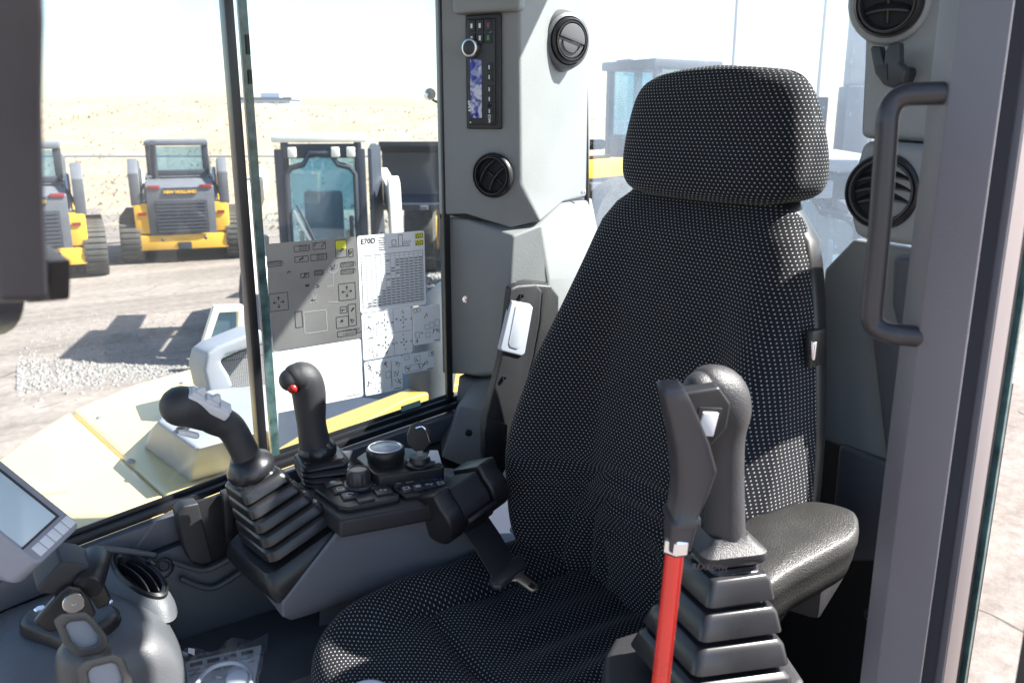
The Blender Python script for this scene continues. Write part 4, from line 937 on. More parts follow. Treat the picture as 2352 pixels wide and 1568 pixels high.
def key(px, py, su, sv, parent, glyph=None, rot=0, gm_=None):
    c = on_z(px, py, 1.850); f = Frame(c, Fc.x, Fc.y); mb = MB(); f.box(mb, -su, su, -sv, sv, -.001, .004); k = mb.build('key', gripd, parent, bevel=.0015)
    if glyph: 
        mbg = MB()
        if glyph == 'sun':
            for i in range(4): a = i*math.pi/4; f.line(mbg, (-.006*math.cos(a), -.006*math.sin(a)), (.006*math.cos(a), .006*math.sin(a)), .0018, .0043)
        elif glyph == 'box': f.rect(mbg, -.006, -.005, .005, .005, .0016, .0043); f.line(mbg, (.005, 0), (.009, 0), .0016, .0043)
        elif glyph == 'c':
            for i in range(5): a = i*1.0; f.line(mbg, (.006*math.cos(a), .006*math.sin(a)), (.006*math.cos(a+1), .006*math.sin(a+1)), .0018, .0043)
        elif glyph == 'd': f.rect(mbg, -.005, -.005, .004, .004, .0015, .0043)
        else: f.line(mbg, (-.007, .0), (.007, .0), .0018, .0043); f.line(mbg, (-.003, .0), (-.003, .005), .0018, .0043); f.line(mbg, (.003, -.005), (.003, .002), .0018, .0043)
        mbg.build('symbol', gm_ or symbol, k, smooth=0, flip=False)
for (a, b, g) in ((765, 1112, 'sun'), (783, 1126, 'box'), (804, 1140, 'c'), (866, 1117, 'h'), (880, 1130, 'h'), (838, 1146, None)): key(a, b, .014, .012, k1, g)
for i, (a, b) in enumerate(((914, 1113), (940, 1109), (964, 1105), (990, 1101), (934, 1125), (960, 1121), (986, 1117), (1012, 1113))): key(a, b, .0095, .011, k2, ('sun', 'box', 'h', 'h', 'd', 'sun', 'h', 'd')[i])
ck = on_z(1006, 1106, 1.851); mb = MB(); f = Frame(ck, Fc.x, Fc.y)
for i in range(3): f.quad(mb, -.008+.006*i, -.0045+.006*i, -.001, .0025, .0045)
tag(mb.build('status_light', blue_e, k2, smooth=0, flip=False), kind='stuff')
kn = on_z(824, 1116, 1.850)
prof = []
mb = MB(); mb.lathe(kn, (0, 0, 1), [(.026, 0), (.027, .004), (.025, .007), (.0205, .008)], 32); kd = mb.build('knob_skirt', gripd, con)
R = []
for (r, h) in ((.0205, .006), (.0205, .026), (.018, .031), (.015, .032), (.0145, .0305)):
    R.append([kn + V((math.cos(2*math.pi*k/48)*(r - (.0013 if (k % 4 == 0 and h < .028) else 0)), math.sin(2*math.pi*k/48)*(r - (.0013 if (k % 4 == 0 and h < .028) else 0)), h)) for k in range(48)])
mb = MB(); mb.rings(R); mb.build('knob', gripd, con, smooth=30)
# raised rear plate with the round dial and the ignition lock
up = [on_z(a, b, 1.872) for a, b in ((818, 1050), (858, 1088), (872, 1092), (1018, 1072), (1020, 1066), (960, 1030), (900, 1022), (850, 1028))]
mb = MB(); mb.prism([p+V((0, 0, -.035)) for p in up], (0, 0, .035)); mb.build('dial_plate', black, con, bevel=.004, seg=3)
dc = on_z(886, 1056, 1.872); mb = MB(); mb.lathe(dc, (0, 0, 1), [(.032, 0), (.032, .006), (.0335, .009), (.0335, .020), (.032, .023), (.0295, .024)], 36, cap=(True, False)); dl = mb.build('dial_ring', black, con)
mb = MB(); mb.lathe(dc+V((0, 0, .0225)), (0, 0, 1), [(.030, -.002), (.030, .001), (.0285, .002), (.001, .002)], 32); mb.build('dial_face', mat('dial face', (.30, .36, .46), .25), dl)
mb = MB(); mb.lathe(dc+V((0, 0, .024)), (0, 0, 1), [(.0285, 0), (.0295, .0012), (.027, .0012), (.026, 0)], 36, cap=(False, False)); mb.build('dial_trim', chrome, dl)
lc = on_z(965, 1064, 1.874); mb = MB(); mb.lathe(lc, (0, 0, 1), [(.026, 0), (.026, .003), (.019, .005), (.017, .014), (.012, .014)], 28); mb.build('ignition_lock', black, con)
ky = thing('ignition_key', 'black headed ignition key standing in the lock on the console', 'key', lc)
Fk = Frame(lc + V((0, 0, .014)), V((.9, -.3, 0)), V((.08, 0, 1)))
mb = MB(); Fk.box(mb, -.005, .005, -.006, .012, -.0015, .0015); mb.build('blade', steel, ky)
hpv = [(-.008, .010), (-.019, .022), (-.021, .040), (-.014, .057), (0, .062), (.014, .057), (.021, .040), (.019, .022), (.008, .010)]
mb = MB(); mb.prism([Fk.p(u, v, -.004) for u, v in hpv], Fk.n*.008); mb.build('key_head', blackm, ky, bevel=.002, seg=3)
mb = MB(); mb.limb([Fk.p(-.006, .053, .006), Fk.p(.004, .054, .006), Fk.p(.012, .044, .007), Fk.p(.017, .025, .007)], [.0018]*4, 8, 4); mb.build('key_ring', chrome, ky)
tgp = thing('key_tag', 'small white paper tag hanging behind the ignition key', 'tag', on_z(1000, 1066, 1.874))
mb = MB(); mb.prism([on_y(a, b, .355) for a, b in ((988, 1034), (1006, 1034), (1017, 1074), (978, 1062))], (0, .001, 0)); mb.build('paper', paper, tgp)

# ------------------------------------------------------------------ radio on the corner pillar (frame FA lies in the pillar's front face)
ra = thing('car_radio', 'black car radio mounted on its side in the corner pillar with a blue foil display', 'radio', FA.p(.055, 2.5, 0))
U = lambda px, py: FA.uv(px, py)
(u0, v1), (u1, v0) = U(1070, 36), U(1155, 297)
mb = MB(); FA.box(mb, u0+.001, u1-.002, v0, v1, -.004, .006); mb.build('bezel', blackm, ra, bevel=.004, seg=3)
mb = MB(); FA.box(mb, u0+.007, u1-.012, v0+.008, v1-.008, .004, .0095); fp_ = mb.build('face', black, ra, bevel=.0025, seg=3)
W0 = .0098
us = u0+.007; uw = (u1-.012)-(u0+.007)
def rbtn(cu, cv, su, sv, name='button', m=blackm, par=None):
    mb = MB(); FA.box(mb, cu-su, cu+su, cv-sv, cv+sv, .0085, .0118); return mb.build(name, m, par or ra, bevel=.0012)
vt = v1-.008
for i in range(3):
    for j in range(2):
        b = rbtn(us+uw*(.2+.3*i), vt-.012-.0215*j, uw*.125, .0092)
        gl = MB(); col_ = symbol
        if i == 2: col_ = lamp_r if j == 0 else green_e
        FA.quad(gl, us+uw*(.2+.3*i)-.0022, us+uw*(.2+.3*i)+.0022, vt-.012-.0215*j-.004, vt-.012-.0215*j+.004, .0121); gl.build('symbol', col_, b, smooth=0, flip=False)
ku, kv = U(1091, 112)
mb = MB(); mb.lathe(FA.p(ku, kv, .009), FA.n, [(.0165, 0), (.0165, .010), (.0155, .013), (.0125, .0135), (.012, .012)], 32, cap=(True, False)); kk = mb.build('volume_knob', steel, ra)
mb = MB(); mb.lathe(FA.p(ku, kv, .009), FA.n, [(.0125, .0), (.0122, .0125), (.006, .0135), (.001, .0137)], 28); mb.build('knob_cap', black, kk)
(d0u, d1v), (d1u, d0v) = U(1086, 138), U(1113, 271)
dm, dt_, db = nodes_of('display foil'); N = dt_.nodes.new
tc = N('ShaderNodeTexCoord'); vo = N('ShaderNodeTexNoise'); vo.inputs['Scale'].default_value = 55; vo.inputs['Detail'].default_value = 4; vo.inputs['Distortion'].default_value = 1.2
dt_.links.new(tc.outputs['Object'], vo.inputs['Vector']); rp = N('ShaderNodeValToRGB'); rp.color_ramp.elements[0].position = .42; rp.color_ramp.elements[1].position = .62
rp.color_ramp.elements[0].color = (.03, .035, .32, 1); rp.color_ramp.elements[1].color = (.62, .62, .74, 1); dt_.links.new(vo.outputs[0], rp.inputs[0]); dt_.links.new(rp.outputs[0], db.inputs['Base Color'])
db.inputs['Roughness'].default_value = .2
mb = MB(); FA.box(mb, d0u, d1u, d0v, d1v, .008, .0108); mb.build('display', dm, ra, bevel=.0008)
for i in range(6):
    v = kv-.034-.0172*i - (.004*(i//2)); b = rbtn(us+uw*.83, v, uw*.115, .0072)
    gl = MB(); FA.quad(gl, us+uw*.83-.0012, us+uw*.83+.0012, v-.0035, v+.0035, .0121); gl.build('symbol', symbol, b, smooth=0, flip=False)
b = rbtn(us+uw*.83, v0+.020, uw*.15, .010, 'usb_cover')
rot = math.pi/2
lettering('USB', FA, us+uw*.83+.003, v0+.012, .0085, .0121, symbol, b, rot)
lettering('VOL', FA, us+uw*.9, kv+.014, .0075, .0098, symbol, fp_, rot)
lettering('AMS', FA, us+uw*.16, v0+.030, .0115, .0098, symbol, fp_, rot, bold=.0004)
lettering('POWER', FA, us+uw*.16, v0+.056, .004, .0098, symbol, fp_, rot)
mb = MB(); mb.lathe(FA.p(us+uw*.82, v0+.040, .0095), FA.n, [(.0045, 0), (.0045, .0012), (.003, .0012), (.003, .0004)], 18); mb.build('aux_socket', void_m, ra)
mb = MB(); mb.lathe(FA.p(us+uw*.1, v0+.012, .0095), FA.n, [(.0016, 0), (.0016, .0006)], 10); mb.build('indicator', symbol, fp_)

flap_m = mat('vent flap plastic', (.10, .10, .105), .5)
# ------------------------------------------------------------------ round air vents
def vent(label, c, n, r, fins=2, closed=False, rot=0.0, boss=0.0, squash=None, updir=(0, 0, 1)):
    n = V(n).normalized(); c = V(c); up = (V(updir) - n*V(updir).dot(n)).normalized(); rt = up.cross(n)
    t = thing('air_vent', label, 'air vent', c, 'round air vents of the cab')
    if boss:
        mb = MB(); mb.lathe(c, n, [(r*1.42, -.01), (r*1.36, boss*.4), (r*1.22, boss), (r*1.08, boss*1.1), (r*1.0, boss*.9)], 40, cap=(False, False)); mb.build('boss', trimdark if closed else trim, t)  # closed vent's boss takes darker plastic to paint the shade on its turned side
    o = c + n*boss
    mb = MB(); mb.lathe(o, n, [(r, -.004), (r*1.02, .003), (r, .008), (r*.93, .011), (r*.90, .008), (r*.87, .008), (r*.85, .012), (r*.80, .012), (r*.76, .008), (r*.75, .0)], 44, cap=(False, False)); mb.build('ring', black, t)
    d1 = rt*math.cos(rot) + up*math.sin(rot); d2 = n.cross(d1)
    if closed:
        for s_ in (1, -1):
            mb = MB(); R_ = []
            pts = [(math.cos(a)*.73*r, math.sin(a)*.73*r) for a in [math.pi*k/14 for k in range(15)]]
            poly = [o + d1*x + d2*(s_*(y+.012*r)) + n*(.004) for x, y in pts]; mb.prism(poly, n*(.006 + (.003 if s_ > 0 else 0))); mb.build('flap', flap_m, t, bevel=.0015)
            mb = MB(); mb.tube([o + d1*(math.cos(a)*.5*r) + d2*(s_*math.sin(a)*.42*r+s_*.1*r) + n*.0115 for a in [math.pi*k/10 for k in range(11)]], .0012, 6); mb.build('flap_rib', black, t)
    else:
        mb = MB(); mb.lathe(o, n, [(r*.80, -.003), (r*.80, .0012)], 28); mb.build('throat', void_m, t)
        for i in range(fins):
            off = (-.30 + .6*i/(fins-1))*r*1.0 if fins > 1 else 0
            half = math.sqrt(max(0, (.74*r)**2-off**2))
            mb = MB(); R_ = []
            for k in range(13):
                q = -1 + 2*k/12; bow = (1-q*q)*.10*r
                p_ = o + d1*(q*half) + d2*(off+bow) + n*(.007 + .004*(1-q*q)); R_.append([p_ - n*.009 + d2*.008, p_ + d2*.0012, p_ - d2*.0012, p_ - n*.009 + d2*.004 ])
            mb.rings(R_); mb.build('louvre', black, t, bevel=.0006)
        mb = MB(); mb.tube([o - d2*.6*r + n*.003, o + d2*.6*r + n*.003], .002, 8); mb.build('pivot_rod', black, t)
    return t
cu, cv = FA.uv(1134, 403); vent('open round air vent with two curved louvres below the radio', FA.p(cu, cv), FA.n, .041, 2, rot=.95)
cu, cv = FB.uv(1284, 95); vent('closed round air vent with a split cover, half sunlit, on the pillar near the ceiling', FB.p(cu, cv), FB.n + V((-.45, -.2, -.05)), .042, closed=True, rot=-.25, boss=.030)
vent('open round air vent behind the dark grab handle', on_x(2030, 440, .944), (-1, -.22, .02), .043, 3, rot=.06)
vent('air vent cut off by the top edge above the two pronged hook', on_x(2052, 2, .962), (-1, -.3, -.2), .036, 2, boss=.016)

# coat hook and grab handle
hk = thing('coat_hook', 'black two pronged coat hook on the left rear pillar above the grab handle', 'hook', on_x(2040, 160, .96))
hv = [(1998, 112), (2004, 106), (2019, 107), (2030, 146), (2033, 120), (2040, 104), (2058, 97), (2063, 99), (2064, 145), (2072, 152), (2077, 165), (2070, 190), (2050, 203), (2030, 196), (2010, 170)]
mb = MB(); mb.prism([on_x(a, b, .925) for a, b in hv], (.012, 0, 0)); mb.build('prongs', black, hk, bevel=.0035, seg=3)
mb = MB(); mb.prism([on_x(a, b, .937) for a, b in ((2022, 150), (2072, 154), (2074, 168), (2064, 192), (2046, 198), (2024, 188))], (.03, 0, 0)); mb.build('stem', black, hk, bevel=.004, seg=3)
mb = MB(); mb.prism([on_x(a, b, .9235) for a, b in ((2010, 152), (2036, 146), (2038, 186), (2022, 178))], (.002, 0, 0)); mb.build('pad', blackm, hk, bevel=.001)
gh = thing('grab_handle', 'dark bent tube grab handle fixed to the door pillar', 'grab handle', on_x(2010, 500, .70))
gp = [on_x(a, b, x) for a, b, x in ((2196, 214, .715), (2140, 215, .70), (2100, 216, .692), (2077, 220, .688), (2057, 231, .685), (2044, 250, .682), (2038, 276, .68), (2036, 310, .68), (2024, 480, .68), (2010, 640, .68), (2003, 715, .68), (2006, 742, .682), (2024, 758, .685), (2052, 766, .69), (2090, 771, .70), (2145, 776, .715))]
mb = MB(); mb.limb(gp, [.0093]*len(gp), 18, 5, round_ends=(False, False)); mb.build('tube', gripd, gh, smooth=180)

# ------------------------------------------------------------------ stickers on the right window
def sticker(label, pts, m, yy=.5995, rad=.004, thick=.0007):
    P = [on_y(a, b, yy) for a, b in pts]; t = thing('sticker', label, 'sticker', sum(P, V())/len(P), 'stickers on the right window')
    x0 = (P[0].x+P[3].x)/2; x1 = (P[1].x+P[2].x)/2; z0 = (P[2].z+P[3].z)/2; z1 = (P[0].z+P[1].z)/2
    c = V(((x0+x1)/2, yy, (z0+z1)/2)); poly = rrect(c, V((1, 0, 0)), V((0, 0, 1)), (x1-x0)/2, (z1-z0)/2, rad, 3)
    MB().prism(poly, (0, -thick, 0)).build('sheet', m, t)
    return t, Frame((x0, yy-thick-.0004, z0), (1, 0, 0), (0, 0, 1)), x1-x0, z1-z0
def flat(mb, name, m, t): return tag(mb.build(name, m, t, smooth=0, flip=False), kind='stuff') if mb.v else None
rs = random.Random(11)
def arrows(f, mb, u, v, s):
    for du, dv in ((1, 0), (-1, 0), (0, 1), (0, -1)):
        f.line(mb, (u+du*s*.25, v+dv*s*.25), (u+du*s*.8, v+dv*s*.8), s*.12, 0); a = V((u+du*s, v+dv*s)); q = V((-dv, du))*s*.28; e = V((u+du*s*.65, v+dv*s*.65))
        mb.sheet([f.p(a.x, a.y, 0), f.p(*(e+q), 0), f.p(*(e-q), 0)])
def squig(f, mb, u, v, s, n=6, t=.0009):
    pts = [(u+rs.uniform(-s, s), v+rs.uniform(-s, s)) for _ in range(n)]
    for a, b in zip(pts, pts[1:]): f.line(mb, a, b, t, 0)
# 1 silver control diagram
t, f, w_, h_ = sticker('large silver foil sticker with control diagrams, upper left of the group', ((605, 562), (819, 542), (828, 772), (632, 810)), silver)
S6 = lambda cx, cy: (lambda p: ((p-f.o).x, (p-f.o).z))(on_y(545.5+cx/2.874, 488.1+cy/2.874, .5985))
mb = MB(); mg = MB(); my = MB()
def sbox(m_, x0, y0, x1, y1, th=.0011):
    a, b = S6(x0, y1), S6(x1, y0); f.rect(m_, a[0], a[1], b[0], b[1], th, 0)
for r_ in ((375, 215, 470, 260), (500, 195, 580, 245), (650, 180, 718, 300), (380, 285, 465, 330), (485, 270, 585, 320), (195, 320, 290, 360), (683, 325, 765, 362), (685, 370, 767, 408), (508, 380, 560, 416), (418, 398, 470, 432), (215, 525, 330, 655), (672, 460, 776, 583), (735, 240, 762, 292), (655, 680, 732, 765), (680, 618, 722, 665), (737, 600, 780, 750), (662, 768, 785, 822), (385, 650, 425, 760)): sbox(mb, *r_)
for r_ in ((445, 640, 585, 800), (480, 455, 512, 520)): sbox(mg, *r_, th=.0014)
for a, b in (((340, 260), (340, 380)), ((620, 245), (630, 340)), ((630, 400), (632, 480)), ((632, 480), (590, 490)), ((250, 360), (250, 390)), ((250, 390), (310, 390)), ((495, 500), (500, 600)), ((600, 590), (680, 590)), ((480, 540), (530, 600)), ((530, 540), (480, 600))): f.line(mg, S6(*a), S6(*b), .0011, 0)
for c in ((340, 395), (628, 360)):
    for q in range(14): a = q*.4488; u, v = S6(*c); f.line(mg, (u+.011*math.cos(a), v+.011*math.sin(a)), (u+.011*math.cos(a+.4488), v+.011*math.sin(a+.4488)), .001, 0)
    squig(f, mb, *S6(*c), .005)
for c in ((272, 592), (723, 520)): arrows(f, mb, *S6(*c), .011)
for c in ((520, 215), (560, 215), (420, 305), (460, 480), (530, 480), (690, 250), (745, 265), (700, 640), (760, 640), (760, 715), (695, 715), (500, 570), (445, 412)): squig(f, mb, *S6(*c), .0045, 5, .0013)
sq0, sq1 = S6(648, 245), S6(718, 180); f.quad(my, sq0[0], sq1[0], sq0[1], sq1[1], -.0001)
flat(my, 'warning_panel', yink, t); flat(mg, 'drawing', inkg, t); flat(mb, 'diagram', ink, t)
for txt, x, y, sz_ in (('AUX 1', 405, 232, .0075), ('AUX 2', 405, 252, .0075), ('AUX 2', 520, 291, .0075), ('AUX 3', 520, 311, .0075), ('ELECTRICAL', 198, 336, .0052), ('OPTIONAL 3', 198, 352, .0052), ('ELECTRICAL', 686, 340, .0052), ('OPTIONAL 2', 686, 356, .0052), ('ELECTRICAL', 688, 386, .0052), ('OPTIONAL 1', 688, 402, .0052), ('AUX 1', 512, 396, .0062), ('HOLD', 514, 412, .0062), ('= MAN. IDLE', 695, 788, .0062), ('= AUTO IDLE', 697, 810, .0062)):
    lettering(txt, f, *S6(x, y), sz_, .0001, ink, t)
# 2 blank white sheet
t, f, w_, h_ = sticker('plain white sticker glaring in the sun below the silver one', ((622, 813), (828, 775), (834, 906), (634, 952)), paper)
mb = MB(); f.line(mb, (w_*.80, .006), (w_*.96, .006), .002, 0); flat(mb, 'small_print', inkg, t)
# 3 load chart
t, f, w_, h_ = sticker('white load chart sticker headed E70D with two yellow warning squares', ((818, 543), (972, 529), (980, 697), (830, 720)), paper)
mb = MB(); mk = MB(); my = MB()
gx0, gx1, gy0, gy1 = w_*.04, w_*.965, h_*.06, h_*.74
for i in range(20): f.line(mb, (gx0, gy0+(gy1-gy0)*i/19), (gx1, gy0+(gy1-gy0)*i/19), .0006, 0)
for i in range(14): u = gx0+(gx1-gx0)*i/13; f.line(mb, (u, gy0), (u, gy1), .0006, 0)
f.rect(mb, gx0, gy0, gx1, gy1, .0010, 0)
for i in range(17):
    for j in range(12):
        if j > 11-i*.75 or j > 3+rs.random()*4 and i < 12 or j > 8: 
            u = gx0+(gx1-gx0)*(j+1.5)/13-.003; v = gy0+(gy1-gy0)*(16.5-i)/19; f.line(mk, (u-.001, v), (u+.0065, v), .0017, .0001)
f.line(mb, (w_*.24, h_*.78), (w_*.24, h_*.97), .0008, 0)
for i in range(6): f.line(mk, (w_*.30, h_*(.80+.03*i)), (w_*.40, h_*(.80+.03*i)), .0015, 0)
f.rect(mk, w_*.5, h_*.84, w_*.56, h_*.91, .0009, 0); f.rect(mk, w_*.6, h_*.82, w_*.66, h_*.97, .0009, 0); f.line(mk, (w_*.45, h_*.82), (w_*.78, h_*.82), .0009, 0)
for i in range(4): f.line(mk, (w_*(.66+.03*i), h_*.83), (w_*(.70+.03*i), h_*.89), .0008, 0)
for i in range(2):
    f.quad(my, w_*.85, w_*.985, h_*(.90-.092*i), h_*(.975-.092*i), .00005)
    a, b, c_ = (w_*.865, h_*(.912-.092*i)), (w_*.915, h_*(.912-.092*i)), (w_*.89, h_*(.965-.092*i))
    for p_, q_ in ((a, b), (b, c_), (c_, a)): f.line(mk, p_, q_, .0011, .0002)
    f.rect(mk, w_*.93, h_*(.915-.092*i), w_*.97, h_*(.96-.092*i), .001, .0002)
flat(my, 'warning_square', yink, t); flat(mb, 'table_grid', inkg, t); flat(mk, 'figures', ink, t)
lettering('E70D', f, w_*.045, h_*.895, .0135, .0001, ink, t, bold=.0003)
# 4 ISO / SAE
t, f, w_, h_ = sticker('white sticker marked ISO and SAE with crossed arrow patterns', ((830, 722), (943, 704), (949, 806), (835, 830)), paper)
mb = MB(); mg = MB()
f.line(mg, (w_*.28, 0), (w_*.28, h_), .0008, 0); f.line(mg, (w_*.28, h_*.5), (w_, h_*.5), .0008, 0); f.line(mg, (w_*.62, h_*.55), (w_*.62, h_), .0008, 0); f.line(mg, (w_*.62, 0), (w_*.62, h_*.45), .0008, 0)
for (a, b) in ((.45, .75), (.82, .75), (.45, .26), (.82, .26)):
    arrows(f, mb, w_*a, h_*b, .008)
    for du, dv in ((.016, 0), (-.015, .001), (0, .016), (.001, -.015)): squig(f, mb, w_*a+du, h_*b+dv, .0035, 5, .0009)
f.rect(mg, w_*.05, h_*.60, w_*.22, h_*.80, .001, 0); squig(f, mb, w_*.14, h_*.68, .006, 5); squig(f, mg, w_*.14, h_*.2, .008, 6); f.rect(mg, w_*.2, h_*.04, w_*.26, h_*.1, .001, 0)
flat(mb, 'diagram', ink, t); flat(mg, 'drawing', inkg, t)
lettering('ISO', f, w_*.11, h_*.89, .0075, .0001, ink, t); lettering('SAE', f, w_*.11, h_*.44, .0075, .0001, ink, t)
# 5..7 small ones
def small(label, pts, seed, boxes, sq):
    t, f, w_, h_ = sticker(label, pts, paper); mb = MB(); mg = MB()
    for (a, b, c_, d_) in boxes: f.rect(mg, w_*a, h_*b, w_*c_, h_*d_, .001, 0)
    for (a, b, s_) in sq: squig(f, mb, w_*a, h_*b, s_, 6, .0009)
    f.line(mb, (w_*.75, h_*.05), (w_*.95, h_*.05), .0015, 0); flat(mg, 'drawing', inkg, t); flat(mb, 'diagram', ink, t)
small('narrow tall white sticker nearest the corner pillar, showing a seat and panel keys', ((946, 708), (1009, 697), (1013, 780), (951, 796)), 1, ((.04, .86, .14, .96), (.16, .88, .28, .96), (.42, .38, .6, .5), (.6, .4, .75, .55), (.8, .42, .96, .6), (.08, .2, .22, .34), (.45, .16, .6, .3)), ((.5, .78, .008), (.88, .3, .005), (.12, .12, .005), (.7, .3, .006), (.28, .28, .004)))
small('white sticker with lever drawings at the bottom of the group', ((836, 832), (922, 816), (926, 890), (840, 911)), 2, ((.04, .88, .12, .97), (.22, .5, .42, .66), (.26, .16, .42, .32), (.55, .42, .68, .6), (.7, .1, .7, .9)), ((.15, .8, .008), (.5, .84, .008), (.12, .35, .007), (.35, .58, .005), (.85, .8, .009), (.82, .5, .006), (.86, .24, .008), (.35, .1, .004)))
small('smallest white sticker with an arrow strip, lower right of the group', ((924, 817), (997, 803), (999, 845), (926, 860)), 3, ((.06, .75, .2, .93), (.36, .55, .54, .85), (.06, .1, .6, .42), (.82, .72, .97, .95)), ((.14, .24, .006), (.5, .25, .006), (.45, .68, .005), (.7, .4, .009), (.9, .82, .005)))
gs = thing('sticker', 'tiny teal maker mark low on the rear side pane by the sill', 'sticker', on_y(945, 935, .600), 'stickers on the right window')
tealp = mat('pale teal print', (.24, .40, .38), .5)
mb = MB(); fq = Frame(on_y(922, 946, .5997), (1, 0, .11), (0, 0, 1)); fq.quad(mb, .0, .045, 0, .012, 0); mb.build('sheet', tealp, gs, smooth=0, flip=False)

# ------------------------------------------------------------------ front dash pod, monitor and its bracket
pod = thing('dash_pod', 'rounded dark grey dash moulding under the monitor with an oval vent', 'dash moulding', (.17, .45, 1.5))
R = []
cts = [V((-.02, .46, 1.695)), V((.06, .45, 1.710)), V((.14, .445, 1.716)), V((.19, .44, 1.712)), V((.225, .43, 1.696)), V((.248, .42, 1.668)), V((.258, .415, 1.63))]
hw_ = [(.135, .05), (.135, .055), (.13, .06), (.12, .062), (.10, .06), (.075, .055), (.035, .05)]
for c, (a, b), dk in zip(cts, hw_, (6, 6, 5.5, 4, 2, .8, 0)):
    R.append([c + V((0, a*sgp(math.cos(q), .7), b*sgp(math.sin(q), .8) - .03 + (-.02*dk if math.sin(q) < 0 else 0))) for q in [2*math.pi*k/40 for k in range(40)]])
mb = MB(); mb.rings(R); pb = mb.build('moulding', trimdark, pod, smooth=180); sm = pb.modifiers.new('sub', 'SUBSURF'); sm.levels = 2; sm.render_levels = 2
vn = V((.28, -.18, .94)).normalized()
vc = on_z(318, 1325, 1.748)
tv = thing('air_vent', 'oval looking dark air vent tilted on the dash moulding beside the monitor bracket', 'air vent', vc, 'round air vents of the cab')
sq_ = ((.35, -.94, 0), .46)
mb = MB(); mb.lathe(vc, vn, [(.096, -.020), (.084, -.008), (.073, .000), (.066, .003)], 44, cap=(False, False), squash=sq_); mb.build('surround', trimdark, tv)
mb = MB(); mb.lathe(vc, vn, [(.067, .001), (.066, .008), (.062, .010), (.059, .007), (.057, .008), (.052, .006), (.049, -.004), (.048, -.02)], 44, cap=(False, False), squash=sq_); mb.build('ring', black, tv)
mb = MB(); mb.lathe(vc - vn*.02, vn, [(.05, 0), (.05, .002)], 30, squash=sq_); mb.build('throat', void_m, tv)
ux = (V((.35, -.94, 0))-vn*V((.35, -.94, 0)).dot(vn)).normalized(); uy = vn.cross(ux)
for off in (-.007, .009):
    R_ = []
    for k in range(11):
        q = -1+.2*k; p_ = vc + ux*q*.044 + uy*(off+.006*(1-q*q)) + vn*(.003*(1-q*q)+.001); R_.append([p_-vn*.012, p_+uy*.0015, p_-uy*.0015, p_-vn*.012-uy*.002])
    mb = MB(); mb.rings(R_); mb.build('louvre', black, tv, bevel=.0005)
cp = thing('socket_cap', 'small round black cap on the wall beside the oval vent', 'cap', on_y(372, 1302, .50))
pc = on_y(374, 1302, .505); mb = MB(); mb.lathe(pc, (.1, -.75, .65), [(.017, -.006), (.017, .003), (.013, .006), (.009, .006), (.007, .008), (.001, .008)], 24); mb.build('cap', black, cp)
mb = MB(); mb.limb([pc+V((-.012, .0, .010)), pc+V((-.018, .002, .016)), pc+V((-.022, .006, .014))], [.004, .004, .003], 8, 3); mb.build('tether', black, cp)
# monitor
nm = V((.40, -.60, .69)).normalized()
mA = on_y(187, 1204, .30)
mT = on_plane(0, 1054, mA, nm); mB_ = on_plane(119, 1316, mA, nm)
FM = Frame(mB_, mA-mB_, mT-mA); FM = Frame(mA, (mA-mT), (mA-mB_))
if FM.n.dot(nm) < 0: FM = Frame(mA, (mA-mT), (mA-mB_))
mon = thing('monitor', 'pale grey tilted display monitor with a blank screen, at the lower left', 'monitor', FM.p(-.1, -.05, -.03))
Lr = (mA-mB_).length
mb = MB(); b0p = rrect(FM.p(-.11, -Lr/2, 0), FM.x, FM.y, .11, Lr/2, .010, 4); b1p = rrect(FM.p(-.11, -Lr/2-.012, -.042), FM.x, FM.y, .108, Lr/2, .014, 4); b2p = rrect(FM.p(-.115, -Lr/2-.016, -.064), FM.x, FM.y, .095, Lr/2-.01, .014, 4)
mb.rings([b2p, b1p, b0p]); mo = mb.build('housing', monitor_m, mon, bevel=.003, seg=3)
su, sv = FM.uv(128, 1186); su2, sv2 = FM.uv(74, 1270)
mb = MB(); FM.box(mb, -.205, su, sv2-.002, sv, -.001, .0008); mb.build('screen', screen_m, mon, bevel=.0004)
mb = MB(); FM.box(mb, -.208, su+.003, sv, sv+.0035, -.001, .0012); FM.box(mb, su, su+.003, sv2-.004, sv, -.001, .0012); mb.build('screen_rim', gripd, mon)
for i in range(5):
    v = -Lr*(.1+.17*i); mb = MB(); FM.box(mb, su+.008, -.006, v-.0075, v+.005, -.0005, .0016); mb.build('button', button_w, mon, bevel=.0012)
br = thing('monitor_bracket', 'black hinged monitor bracket with a round steel pivot and zinc bolts', 'bracket', on_z(160, 1440, 1.73))
def bpv(pts, y): return [on_y(a, b, y) for a, b in pts]
mb = MB(); mb.prism(bpv(((140, 1290), (190, 1296), (222, 1310), (226, 1330), (200, 1378), (90, 1362), (84, 1352)), .33), (.0, .05, .01)); mb.build('arm', blackm, br, bevel=.006, seg=3)
hl = on_y(205, 1335, .33); mb = MB(); mb.lathe(hl, (.35, .9, .2), [(.017, -.012), (.020, -.008), (.020, .05), (.017, .054)], 24); mb.build('hinge_barrel', black, br)
mb = MB(); mb.prism(bpv(((78, 1430), (140, 1358), (158, 1345), (186, 1350), (206, 1372), (222, 1410), (176, 1445), (110, 1452)), .318), (.0, .010, 0)); mb.build('cheek_plate', black, br, bevel=.003, seg=3)
mb = MB(); mb.prism(bpv(((180, 1310), (215, 1300), (232, 1320), (255, 1372), (252, 1388), (225, 1400), (200, 1360)), .355), (.0, .010, 0)); mb.build('cheek_plate', black, br, bevel=.003, seg=3)
mb = MB(); mb.lathe(on_y(169, 1382, .312), (-.1, -1, .15), [(.0135, -.004), (.0135, .004), (.0125, .005), (.003, .005), (.003, .003), (.001, .003)], 28); mb.build('pivot_bolt', steel, br)
